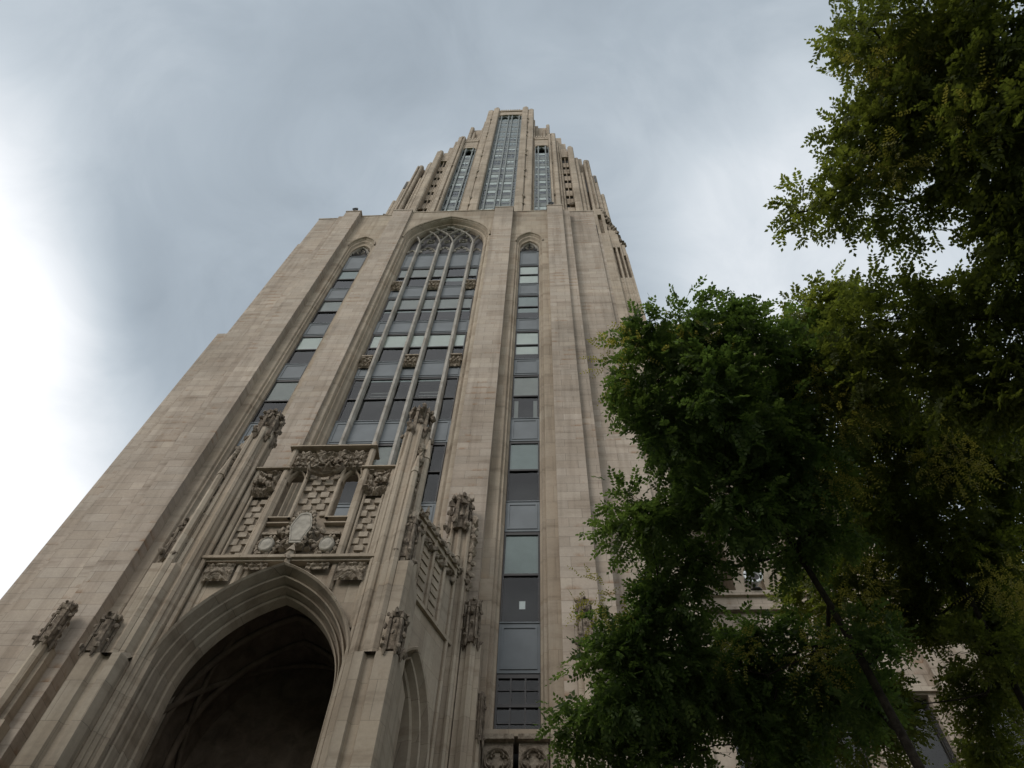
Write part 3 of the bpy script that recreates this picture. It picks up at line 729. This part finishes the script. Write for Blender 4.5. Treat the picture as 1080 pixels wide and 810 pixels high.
tpier(9.5, 10.35, 27.0, 40, 123.2, cap=2.4); tpier(10.37, 10.85, 27.2, 40, 116, cap=1.2); tpier(10.87, 11.25, 27.35, 40, 108, cap=1)
tpier(11.5, 12.3, 27.1, 40, 114.5, .5, 1.8); tpier(12.32, 12.85, 27.3, 40, 106.5, cap=1.4); tpier(12.87, 13.3, 27.4, 40, 98, cap=1.4)
tpier(6.5, 7.1, 28.4, 100, 147, cap=2); tpier(5.9, 6.4, 28.5, 100, 142.5, cap=1.5); tpier(7.5, 8.0, 28.4, 100, 139, cap=1.5); tpier(4.5, 5.1, 28.6, 100, 146, cap=1)
part(mb, 'tower_pier', 'far')
mb = MB()                                            # parapets over the side bays
for s in (-1, 1):
    mb.box(*sorted((s * 4.57, s * 6.73)), 27.5, 28.4, 124.6, 129.2); mb.box(*sorted((s * 4.57, s * 6.73)), 27.4, 28.0, 128.5, 130.2)
    mb.box(*sorted((s * 8.57, s * 9.48)), 27.7, 28.4, 117.5, 122.5); mb.box(*sorted((s * 8.57, s * 9.48)), 27.6, 28.6, 40, 92)
    for j in range(5): mb.box(*sorted((s * (4.7 + .42 * j), s * (4.9 + .42 * j))), 27.35, 27.55, 129.6, 130.9)
for j in range(9): mb.box(-1.9 + .42 * j, -1.7 + .42 * j, 27.25, 27.5, 153.5, 154.3)
part(mb, 'tower_parapet', 'far')
# corner buttress masses with crocketed shoulders
mb = MB()
sym(12.12, 13.42, 26.0, 34, 0, 74); sym(12.12, 12.22, 25.45, 26.0, 0, 73); sym(12.46, 12.62, 25.45, 26.0, 0, 73); sym(12.9, 13.0, 25.45, 26.0, 0, 73); sym(13.26, 13.42, 25.45, 26, 0, 70)
sym(12.12, 13.42, 25.5, 26.1, 0, 64.3); sym(12.12, 13.0, 25.5, 26.1, 72, 77); sym(13.0, 13.42, 25.6, 26.1, 70, 73.5)
sym(12.3, 12.9, 25.7, 30, 74, 79.5); sym(12.95, 13.25, 25.9, 30, 74, 76.5)
sym(11.05, 12.1, 25.3, 26.0, 0, 75.6); sym(11.05, 11.4, 25.4, 26.0, 75.6, 84); sym(11.8, 12.1, 25.4, 26.0, 75.6, 84); sym(11.4, 11.8, 25.4, 26.0, 82, 84)
part(mb, 'corner_buttress', 'far')
mb = MB()
for s in (-1, 1):
    for j in range(14): mb.knob((s * (13.35 - .06 * j), 25.7 + .05 * j, 73.0 + .9 * j * .8), .26, j, (1, 1, 1.6))
    for j in range(10): mb.knob((s * (11.9 + .12 * j), 25.5, 84.3 - .9 * j), .24, j + 20, (1, 1, 1.5))
    for j in range(7): mb.knob((s * (9.0 + .1 * j), 27.4, 92.4 + .2 * (j % 2)), .3, j + 50)
part(mb, 'crocket', 'soot')
# bays of the upper tower
mb = MB()
TY = 27.75
tb = [(-2.15, 2.15, [-1.62, -.32, .32, 1.62], 88, 150.0)] + [(s * 5.65 - 1.08, s * 5.65 + 1.08, [s * 5.65 - .55, s * 5.65 + .55], 88, 124.5) for s in (-1, 1)]
for x0, x1, ms, z0, z1 in tb:
    for x in ms: mb.box(x - .09, x + .09, TY - .2, TY + .2, z0, z1)
    for x in (x0 + .03, x1 - .13): mb.box(x, x + .1, TY - .2, TY + .2, z0, z1)
    edges = [x0] + ms + [x1]
    for a, b_ in zip(edges[:-1], edges[1:]):
        w = (b_ - a) / 2 - .05; P = arch_pts(w, z1 - 2.4, z1 - 2.4 + 2.0 * min(w, .8) + .3, z1 - 3, 6, cx=(a + b_) / 2)[1:-1]
        mb.bar([(x, TY - .25, z) for x, z in P], .12, .25); mb.box(a, b_, TY, TY + .2, z1 - 1.1, z1)
part(mb, 'tower_mullion', 'tmetal')
mb = MB()
for x0, x1, ms, z0, z1 in tb:
    P0 = [(x, z) for x, z in arch_pts((x1 - x0) / 2 - .02, z1 - 1.2, z1 + .6, z1 - 2, 8, cx=(x0 + x1) / 2)]
    rows = [[(x, 27.5, z) for x, z in P0], [(x, 27.8, z) for x, z in P0]]; mb.loft(rows)
    up = [(x, 27.52, max(z, z1 + 1.2)) for x, z in P0[1:-1]]; mb.loft([[(x, 27.52, z) for x, z in P0[1:-1]], [(x, y, z1 + 1.2) for x, y, z in up]])
part(mb, 'tower_bay_arch', 'far')
FL = 3.9
rg = random.Random(3)
for bi, (x0, x1, ms, z0, z1) in enumerate(tb):
    edges = [x0] + ms + [x1]; k = 0
    z = 90.9
    while z < z1 - 3:
        mb = MB()                                    # one storey of the bay: sill panel, frames
        for a, b_ in zip(edges[:-1], edges[1:]):
            mb.box(a + .09, b_ - .09, TY + .02, TY + .2, z - 1.35, z); mb.box(a + .09, b_ - .09, TY + .03, TY + .12, z + 1.18, z + 1.25)
            mb.box(a + .09, b_ - .09, TY - .0, TY + .1, z - .12, z)
            if z > 112: mb.box((a + b_) / 2 - .04, (a + b_) / 2 + .04, TY + .03, TY + .12, z, z + 2.5)
        w = part(mb, 'window', 'tmetal')
        mb = MB(); mb.add([(x0, TY + .05, z), (x1, TY + .05, z), (x1, TY + .05, z + 2.56), (x0, TY + .05, z + 2.56)], [(0, 1, 2, 3)]); part(mb, 'pane', 'glass', w)
        bl = MB(); n_ = 0
        for j, (a, b_) in enumerate(zip(edges[:-1], edges[1:])):
            wide = (b_ - a) > .9
            if z < 132 and (rg.random() < (.93 if wide else .35)) and not (bi == 0 and j == 1 and 111 < z < 115):
                h = rg.choice([.42, .45, .5, .62]) if wide else .35
                bl.box(a + .12, b_ - .12, TY + .07, TY + .09, z + 2.5 * (1 - h), z + 2.5); n_ += 1
            elif z >= 132: bl.box(a + .12, b_ - .12, TY + .07, TY + .09, z + .5, z + 2.4); n_ += 1
        if n_: part(bl, 'blind', 'blind' if z < 124 else 'blind3', w)
        z += FL
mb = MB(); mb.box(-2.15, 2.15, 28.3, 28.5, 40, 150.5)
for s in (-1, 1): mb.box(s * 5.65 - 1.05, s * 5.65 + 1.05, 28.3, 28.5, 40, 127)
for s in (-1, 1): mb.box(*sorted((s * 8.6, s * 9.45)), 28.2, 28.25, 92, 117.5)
part(mb, 'dim_room_backing', 'room')
# narrow side windows, slits
mb = MB()
for s in (-1, 1):
    for j in range(7):
        z = 93.2 + 3.6 * j
        mb.box(*sorted((s * 8.6, s * 9.45)), 27.95, 28.15, z - 2.2, z)
    mb.box(*sorted((s * 8.98, s * 9.06)), 27.85, 28.15, 92, 117.5)
part(mb, 'sill_panel', 'far')
mb = MB()
for s in (-1, 1):
    for x, y, z, w, h in ((11.6, 25.98, 76, .36, 6), (11.38, 27.9, 99, .22, 6), (11.36, 28.4, 106, .2, 5), (12.58, 27.98, 101.5, .2, 3), (5.4, 29.36, 135.5, .5, 4.5), (12.9, 28.1, 92, .2, 4)):
        mb.box(*sorted((s * (x - w / 2), s * (x + w / 2))), y - .06 if y != 27.98 else 27.22, y + .02, z, z + h)
part(mb, 'slit_opening', 'black')
mb = MB()
for s in (-1, 1):
    for z in (95.5, 108, 120, 133, 144): mb.knob((s * 3.27, 26.98, z), .22, int(z), (1, .8, 2.2)); mb.knob((s * 3.27, 26.98, z - 3), .18, int(z) + 1, (1, .8, 2))
    for z in (96, 112, 124): mb.knob((s * 7.1, 26.98, z), .16, int(z), (1, .8, 2.4))
part(mb, 'carved_boss', 'carv')

# ------------------------------------------------------------------ wings on the right
mb = MB()
mb.box(13.45, 20.2, 24, 40, 0, 51); mb.box(13.4, 20.35, 23.85, 40, 51.003, 51.35)
mb.box(-20.2, -13.45, 30, 44, 0, 40)
for x in (14.6, 16.2, 17.8, 19.4): mb.box(x, x + .5, 23.7, 24, 0, 50)
part(mb, 'side_wing', 'far')
mb = MB()
LW = [(9.7, 10.9), (11.55, 14.0), (14.9, 16.3), (17.4, 19.6), (20.7, 22.6), (23.6, 25.4)]
x = 9.63
for a, b_ in LW + [(27.9, 27.9)]:
    mb.box(x, a, 19, 19.6, 0, 19.6)
    if b_ > a: mb.box(a, b_, 19, 19.6, 16.5, 19.6); mb.box(a, b_, 19.02, 19.6, 0, 11.8)
    if x > 10:
        mb.box((x + a) / 2 - .32, (x + a) / 2 + .32, 18.6, 19, 0, 15.2); mb.box((x + a) / 2 - .22, (x + a) / 2 + .22, 18.75, 19, 15.2, 18.3)
    x = b_
mb.box(9.63, 28, 19.6, 24, 0, 20.0)
mb.box(9.63, 28.1, 18.82, 19.7, 19.6, 19.72); mb.box(9.63, 28.1, 18.88, 19.7, 20.3, 20.5); mb.box(9.63, 28.05, 19.0, 19.6, 19.72, 20.3)
mb.box(9.63, 28, 18.9, 19, 16.55, 16.7)
part(mb, 'low_wing', 'stone')
for a, b_ in LW:
    mb = MB(); mb.box(a, b_, 19.25, 19.35, 11.8, 11.9); mb.box(a, b_, 19.25, 19.35, 16.4, 16.5); n_ = max(1, int((b_ - a) / .8))
    for i in range(n_ + 1): xx = a + (b_ - a) * i / n_; mb.box(xx - .06, xx + .06, 19.2, 19.35, 11.8, 16.5)
    mb.box(a, b_, 19.24, 19.34, 14.1, 14.2)
    w = part(mb, 'window', 'frame')
    mb = MB(); mb.add([(a, 19.3, 11.8), (b_, 19.3, 11.8), (b_, 19.3, 16.5), (a, 19.3, 16.5)], [(0, 1, 2, 3)]); part(mb, 'pane', 'glass', w)
    mb = MB(); mb.box(a, b_, 19.5, 19.58, 11.8, 16.5); part(mb, 'dim_room_backing', 'room', w)

# ------------------------------------------------------------------ lights on the roofs
def floodlight(x, y, z, label, mat='black', r=.18, round_=False, tilt=0):
    e_ = bpy.data.objects.new('floodlight', None); C.objects.link(e_); e_.location = (x, y, z); e_['label'] = label; e_['category'] = 'floodlight'
    if not round_: e_['group'] = 'floodlights on the roof edge'
    mb = MB(); mb.frust(0, 0, 0, r * 1.6, r * .2, r * .2, 6); mb.frust(0, 0, 0, .03, r * .7, r * .7, 8); mb.build('bracket', M['black'], e_)
    mb = MB()
    rows = [[(rr * math.cos(t), yy, r * 1.9 + rr * math.sin(t)) for t in [i * math.pi / 8 for i in range(17)]] for rr, yy in ((.01, r * 1.1), (r * .5, r * 1.0), (r * .85, r * .4), (r, -r * .5), (r * 1.08, -r * .5), (r * 1.08, -r * .62), (r * .78, -r * .62), (r * .72, -r * .35))]
    mb.loft(rows); mb.build('housing', M[mat], e_, True)
    mb = MB(); rows = [[(rr * math.cos(t), -r * .36, r * 1.9 + rr * math.sin(t)) for t in [i * math.pi / 8 for i in range(17)]] for rr in (.01, r * .73)]
    mb.loft(rows); mb.build('lens', M['frame'] if round_ else M['tmetal'], e_)
floodlight(XC - 6.35, 14.36, 49.1, 'small black floodlight on the left end of the lower roof edge')
floodlight(XC + 6.15, 14.36, 49.1, 'small black floodlight on the right pier top of the lower roof edge')
floodlight(6.82, 18.95, 20.5, 'round white ring-shaped floodlight on the low roof glimpsed through the leaves', 'white', .30, True)

# ------------------------------------------------------------------ trees
def leafmat(name, c0, c1, tr):
    m = bpy.data.materials.new(name); m.use_nodes = True; t = m.node_tree; t.nodes.clear()
    o = N(t, 'ShaderNodeOutputMaterial'); d = N(t, 'ShaderNodeBsdfPrincipled'); d.inputs['Roughness'].default_value = .55; d.inputs['Specular IOR Level'].default_value = .25
    tl = N(t, 'ShaderNodeBsdfTranslucent'); g = N(t, 'ShaderNodeNewGeometry')
    nz_ = N(t, 'ShaderNodeTexNoise', inp={2: 1.1, 3: 3}); link(t, g.outputs['Position'], nz_.inputs[0])
    f = mth(t, 'ADD', mth(t, 'MULTIPLY', g.outputs['Random Per Island'], .45), mth(t, 'MULTIPLY', nz_.outputs[0], .75), True)
    c = rampn(t, f, [(.2, c0), (.62, tuple((a + b_) / 2 for a, b_ in zip(c0, c1))), (.9, c1)])
    link(t, c, d.inputs['Base Color'])
    s = N(t, 'ShaderNodeVectorMath', operation='MULTIPLY'); s.inputs[1].default_value = tr; link(t, c, s.inputs[0]); link(t, s.outputs[0], tl.inputs[0])
    mx = N(t, 'ShaderNodeMixShader', inp={0: .5}); link(t, d.outputs[0], mx.inputs[1]); link(t, tl.outputs[0], mx.inputs[2]); link(t, mx.outputs[0], o.inputs[0])
    return m
M['leafA'] = leafmat('leaf_deep_green', (.040, .068, .024), (.108, .142, .045), (1.9, 2.1, 1.1))
M['leafB'] = leafmat('leaf_olive_green', (.055, .075, .023), (.145, .162, .045), (2.0, 2.0, .9))
M['leafY'] = leafmat('leaf_yellow_green', (.20, .20, .045), (.40, .36, .11), (1.2, 1.15, .6))
M['bark'] = carved('dark_bark', (.018, .014, .011), (.055, .045, .036), 14)

def sprays(r2, rad, fringe):
    ns = max(4, int(26 * (rad / .6) ** 2)); sd_ = r2.normal(size=(ns, 3)); sd_ /= np.linalg.norm(sd_, axis=1)[:, None]
    return sd_ * (rad * (r2.random(ns) ** .55) * (1 + fringe * r2.random(ns)))[:, None]
def leaf_mesh(name, clumps, per, seed, mat, ll=.078, droop=.5, fringe=.4, wid=.30, sp=.13, LL=.24):
    """compound leaves (a stalk of paired leaflets) thrown through every clump; returns mesh"""
    r = np.random.default_rng(seed)
    cen = []; scl = []; outd = []
    for (x, y, z, rad) in clumps:
        n = int(per * (rad / .6) ** 2.3)
        # sprays: sub-centres inside the clump, leaves gathered round them, so gaps stay open
        r2 = np.random.default_rng(abs(int((x * 7919 + y * 104729 + z * 1299709) * 10)) + 1); sub = sprays(r2, rad, fringe); ns = len(sub)
        w = r.integers(0, ns, n)
        off = r.normal(size=(n, 3)) * sp * np.array([1, 1, .75])
        p = sub[w] + off
        cen.append(p + np.array([x, y, z])); o_ = p + r.normal(size=(n, 3)) * rad * .45; outd.append(o_ / (np.linalg.norm(o_, axis=1)[:, None] + 1e-6))
    cen = np.concatenate(cen); outd = np.concatenate(outd); n = len(cen)
    d = outd * .8 + r.normal(size=(n, 3)) * .45; d[:, 2] -= droop * .5; d /= np.linalg.norm(d, axis=1)[:, None]
    up = np.tile([0, 0, 1.], (n, 1)) + r.normal(size=(n, 3)) * .45
    sde = np.cross(d, up); sde /= np.linalg.norm(sde, axis=1)[:, None] + 1e-6; nrm = np.cross(sde, d)
    L = r.uniform(.7, 1.2, n) * LL
    npair = 6; V = []; 
    ks = [(i, s) for i in range(npair) for s in (-1, 1)] + [(npair, 0)]
    for (i, s) in ks:
        t = (i + .6) / (npair + .3)
        base = cen + d * (L * t)[:, None] + nrm * (-(t ** 2) * .05)[..., None] if False else cen + d * (L * t)[:, None] - np.array([0, 0, 1.]) * (L * t * t * droop * .5)[:, None]
        ax = (sde * s * .9 + d * .5) if s else d.copy()
        ax = ax + r.normal(size=(n, 3)) * .16 - np.array([0, 0, .18]); ax /= np.linalg.norm(ax, axis=1)[:, None]
        wd = np.cross(ax, nrm + r.normal(size=(n, 3)) * .3); wd /= np.linalg.norm(wd, axis=1)[:, None] + 1e-6
        l = ll * (1 - .35 * abs(t - .5)) * r.uniform(.8, 1.2, n); hw = l * wid
        b0 = base; b1 = base + ax * (l * .45)[:, None] + wd * hw[:, None]; b2 = base + ax * l[:, None]; b3 = base + ax * (l * .45)[:, None] - wd * hw[:, None]
        V.append(np.stack([b0, b1, b2, b3], 1))
    V = np.stack(V, 1).reshape(-1, 3)
    nf = len(V) // 4
    me = bpy.data.meshes.new(name); me.vertices.add(len(V)); me.vertices.foreach_set('co', V.astype(np.float32).ravel())
    me.loops.add(len(V)); me.loops.foreach_set('vertex_index', np.arange(len(V), dtype=np.int32))
    me.polygons.add(nf); me.polygons.foreach_set('loop_start', np.arange(0, len(V), 4, dtype=np.int32))
    me.update(calc_edges=True); me.validate(); me.materials.append(M[mat]); return me, nf

def tree(loc, lean_to, clumps, per, seed, mat, label, tr=.13, extra_y=(), group='trees beside the tower', name='leafy_tree'):
    e_ = bpy.data.objects.new(name, None); C.objects.link(e_); e_.location = (loc[0], loc[1], 0)
    e_['label'] = label; e_['category'] = 'tree'; e_['group'] = group
    rel = [(x - loc[0], y - loc[1], z, r) for x, y, z, r in clumps]
    rg = random.Random(seed)
    zl = min(c[2] for c in rel); top = Vector((lean_to[0] - loc[0], lean_to[1] - loc[1], lean_to[2]))
    tp = []; nseg = 14
    for i in range(nseg + 1):
        t = i / nseg; k = t ** 2.2
        tp.append(Vector((top.x * k + .13 * t * math.sin(t * 9 + seed), top.y * k + .13 * t * math.cos(t * 8 + seed), top.z * t)))
    mb = MB(); mb.tube(tp, [tr * (1.5 if i == 0 else 1) * (1 - .72 * i / nseg) for i in range(nseg + 1)], 10); mb.build('trunk', M['bark'], e_, True)
    mb = MB()
    nodes = [(p, tr * (1 - .72 * i / nseg)) for i, p in enumerate(tp) if i >= 6]     # limbs fork off the trunk, then off each other
    todo = sorted(rel, key=lambda c: min((Vector(c[:3]) - p).length for p, _ in nodes))
    for (x, y, z, r) in todo:
        c = Vector((x, y, z)); a, ra = min(nodes, key=lambda n_: (c - n_[0]).length + max(0, n_[0].z - c.z + .2) * 1.5 + (.25 if n_[1] < .02 else 0))
        r0 = max(.014, min(ra * .75, tr * .34)); d_ = (c - a).length
        mid = a.lerp(c, .5) + Vector((rg.uniform(-.14, .14) * d_, rg.uniform(-.14, .14) * d_, -.10 * d_))
        q1 = a.lerp(mid, .5) + Vector((rg.uniform(-.05, .05), rg.uniform(-.05, .05), rg.uniform(-.03, .03))) * d_
        q3 = mid.lerp(c, .5) + Vector((rg.uniform(-.06, .06), rg.uniform(-.06, .06), rg.uniform(-.03, .05))) * d_
        pts = [a, q1, mid, q3, c]; mb.tube(pts, [r0, r0 * .88, r0 * .75, r0 * .62, r0 * .48], 6)
        nodes += [(mid, r0 * .75), (c, r0 * .5)]; r0 = max(r0, .02) * .8
        r2 = np.random.default_rng(abs(int((x * 7919 + y * 104729 + z * 1299709) * 10)) + 1)
        for v in sprays(r2, r, .4):
            v = Vector(v.tolist()); s0 = mid.lerp(c, rg.uniform(.55, 1)); m_ = s0.lerp(c + v, .5) + Vector((rg.uniform(-.07, .07), rg.uniform(-.07, .07), .06))
            mb.tube([s0, m_, c + v], [r0 * .3, r0 * .2, .003], 4)
    mb.build('limbs', M['bark'], e_, True)
    me, nf = leaf_mesh('crown', rel, per, seed, mat); o = bpy.data.objects.new('crown', me); C.objects.link(o); o.parent = e_
    if extra_y:
        ry = [(x - loc[0], y - loc[1], z, r) for x, y, z, r in extra_y]
        me, nf2 = leaf_mesh('blossom', ry, per * .7, seed + 50, 'leafY', ll=.04); o = bpy.data.objects.new('blossom', me); C.objects.link(o); o.parent = e_
        o['label'] = 'yellow-green tufts on the tree'
    return e_
T1 = [(0.72, 9.22, 8.35, 0.49), (1.17, 8.35, 8.64, 0.65), (1.54, 7.77, 9.34, 0.67), (1.58, 6.93, 9.93, 0.50), (1.66, 5.91, 10.29, 0.55), (1.55, 5.23, 10.91, 0.55), (1.45, 4.71, 11.2, 0.26), (2.19, 4.89, 11.37, 0.56), (2.37, 5.45, 10.37, 0.73), (2.45, 6.56, 9.97, 0.77), (1.85, 7.7, 10.05, 0.42), (2.17, 8.8, 9.0, 0.52), (3.01, 9.12, 9.45, 0.58), (3.29, 6.38, 10.57, 0.77), (3.78, 5.61, 11.5, 0.69), (3.05, 4.95, 11.61, 0.46), (3.67, 7.19, 9.9, 0.63), (1.55, 9.67, 8.6, 0.45), (2.83, 9.54, 8.51, 0.52), (3.87, 9.03, 9.2, 0.62), (1.21, 9.34, 8.08, 0.38), (2.46, 6.81, 11.21, 0.79), (3.25, 6.32, 11.76, 0.8), (0.27, 9.3, 8.18, .34), (1.66, 9.31, 8.79, .5), (2.14, 9.31, 9.05, .48), (3.16, 9.57, 8.95, .46), (1.9, 9.75, 8.3, .38), (3.35, 10.0, 8.45, .5), (0.95, 8.45, 8.55, .48), (1.24, 6.95, 9.62, .36), (4.12, 7.88, 8.37, .38), (3.85, 8.43, 8.04, .34)]
T2 = [(5.33, 7.99, 11.49, 0.88), (6.42, 8.76, 11.22, 0.92), (7.47, 8.67, 11.56, 0.78), (6.03, 7.18, 11.64, 0.89), (7.23, 7.2, 12.16, 0.92), (4.85, 6.62, 11.9, 0.74), (5.73, 9.68, 10.89, 0.59), (7.1, 10.05, 10.05, 0.62), (4.81, 10.51, 9.21, 0.57), (6.98, 9.43, 10.63, 0.51), (4.73, 9.51, 11.16, 0.71), (6.9, 11.2, 9.38, 0.59), (4.22, 5.18, 12.69, 0.59), (3.94, 10.7, 9.52, 0.53), (8.8, 9.5, 11.5, .9), (8.2, 10.8, 12.2, .9), (4.95, 10.3, 9.7, .55), (6.16, 9.0, 9.33, .44), (6.5, 10.3, 9.6, .4)]
T3 = [(4.51, 1.36, 12.59, 0.59), (5.1, 1.33, 12.17, 0.71), (5.44, 1.37, 11.48, 0.61), (4.49, 2.27, 12.07, 0.62), (4.97, 2.21, 11.43, 0.67), (5.42, 2.24, 10.98, 0.64), (4.18, 3.06, 11.83, 0.53), (3.71, 3.21, 11.95, 0.31), (4.70, 3.05, 11.33, 0.42), (5.6, 3.0, 10.71, 0.42), (5.51, 4.2, 10.32, 0.58), (4.96, 4.29, 10.7, 0.58), (5.22, 5.19, 10.43, 0.69), (5.63, 4.96, 9.89, 0.58), (4.49, 4.64, 11.17, 0.54), (4.15, 5.18, 10.85, 0.59), (4.17, 1.04, 12.99, 0.38), (5.72, 3.15, 10.24, 0.65), (5.59, 1.66, 10.63, 0.73), (5.03, 0.2, 12.13, 0.89), (6.04, 4.48, 9.73, 0.78), (6.6, 2.52, 10.65, 0.87), (3.43, 3.31, 11.88, 0.15), (8.0, 2.0, 10.6, .95), (8.6, 3.4, 10.2, .95), (7.4, 4.4, 10.6, .9), (7.2, 3.0, 11.8, .9)]
tree((4.63, 8.5), (2.8, 7.0, 11.5), [(a, b, c, d * .86) for a, b, c, d in T1], 600, 1, 'leafA', 'dark green leafy tree nearest the front wall, its drooping crown against the tower', .10, [(1.17, 4.74, 10.83, 0.18), (1.0, 4.95, 10.7, 0.13), (0.72, 7.3, 8.88, 0.2), (1.9, 4.6, 10.95, 0.22), (2.5, 8.15, 8.75, 0.2), (3.49, 8.44, 8.71, 0.3)])
tree((6.46, 10.2), (6.3, 8.4, 12), [(a, b, c, d * .92) for a, b, c, d in T2], 540, 2, 'leafB', 'olive green tree behind the nearest one, thin trunk at the lower right', .10, [(6.33, 7.92, 9.62, 0.39), (4.09, 5.84, 10.69, 0.45), (4.36, 8.11, 9.75, 0.38), (5.62, 6.47, 10.64, 0.4), (3.81, 6.51, 10.3, 0.4)])
tree((7.3, 2.9), (5.9, 2.8, 11.6), [(a, b, c, d * .9) for a, b, c, d in T3], 470, 3, 'leafB', 'overhanging tree whose crown fills the upper right corner against the sky', .15, [(4.53, 1.39, 11.88, 0.26), (4.21, 1.5, 12.03, 0.19), (4.77, 1.89, 10.92, 0.26), (4.38, 2.59, 11.19, 0.26)])
# unseen trees added behind the camera to darken the foot of the tower
def big_tree(x, y, sc, seed, label, src=None):
    if src is None:
        rg = random.Random(seed); cl = []
        for i in range(34):
            a = rg.uniform(0, 6.28); rr = rg.uniform(0, 1) ** .6 * 5.2; z = rg.uniform(7, 19)
            rr *= math.sin(math.pi * min(1, (z - 4) / 17)) ** .5
            cl.append((rr * math.cos(a), rr * math.sin(a), z, rg.uniform(1.3, 2.1)))
        e_ = bpy.data.objects.new('unseen_shade_tree', None); C.objects.link(e_)
        mb = MB(); mb.tube([(0, 0, 0), (.1, 0, 3), (0, .15, 8), (.1, 0, 13), (0, 0, 18)], [.55, .42, .34, .2, .05], 12); mb.build('trunk', M['bark'], e_, True)
        mb = MB()
        for c in cl: mb.tube([(0, .1, max(3, c[2] - 4)), (c[0] * .5, c[1] * .5, c[2] - 1.4), c[:3]], [.14, .09, .03], 5)
        mb.build('limbs', M['bark'], e_, True)
        me, nf = leaf_mesh('crown', cl, 34, seed, 'leafA', ll=.26, wid=.32, sp=.5, LL=.9); o = bpy.data.objects.new('crown', me); C.objects.link(o); o.parent = e_
    else:
        e_ = src.copy(); C.objects.link(e_)
        for ch in src.children: c = ch.copy(); C.objects.link(c); c.parent = e_
    e_.location = (x, y, 0); e_.scale = (sc, sc, sc); e_.rotation_euler.z = seed; e_['label'] = label; e_['category'] = 'tree'; e_['group'] = 'unseen trees added for shade'
    return e_
b0 = big_tree(-13, -10, 1.0, 1, 'unseen tree added behind the camera on the left to shade the tower foot')
big_tree(-4, -12.5, 1.0, 2, 'unseen tree added across from the entrance to shade the tower foot', b0)
big_tree(-23, -4, 1.0, 4, 'unseen tree added farthest to the left to shade the tower foot', b0)
print('scene built', len(bpy.data.objects), 'objects')
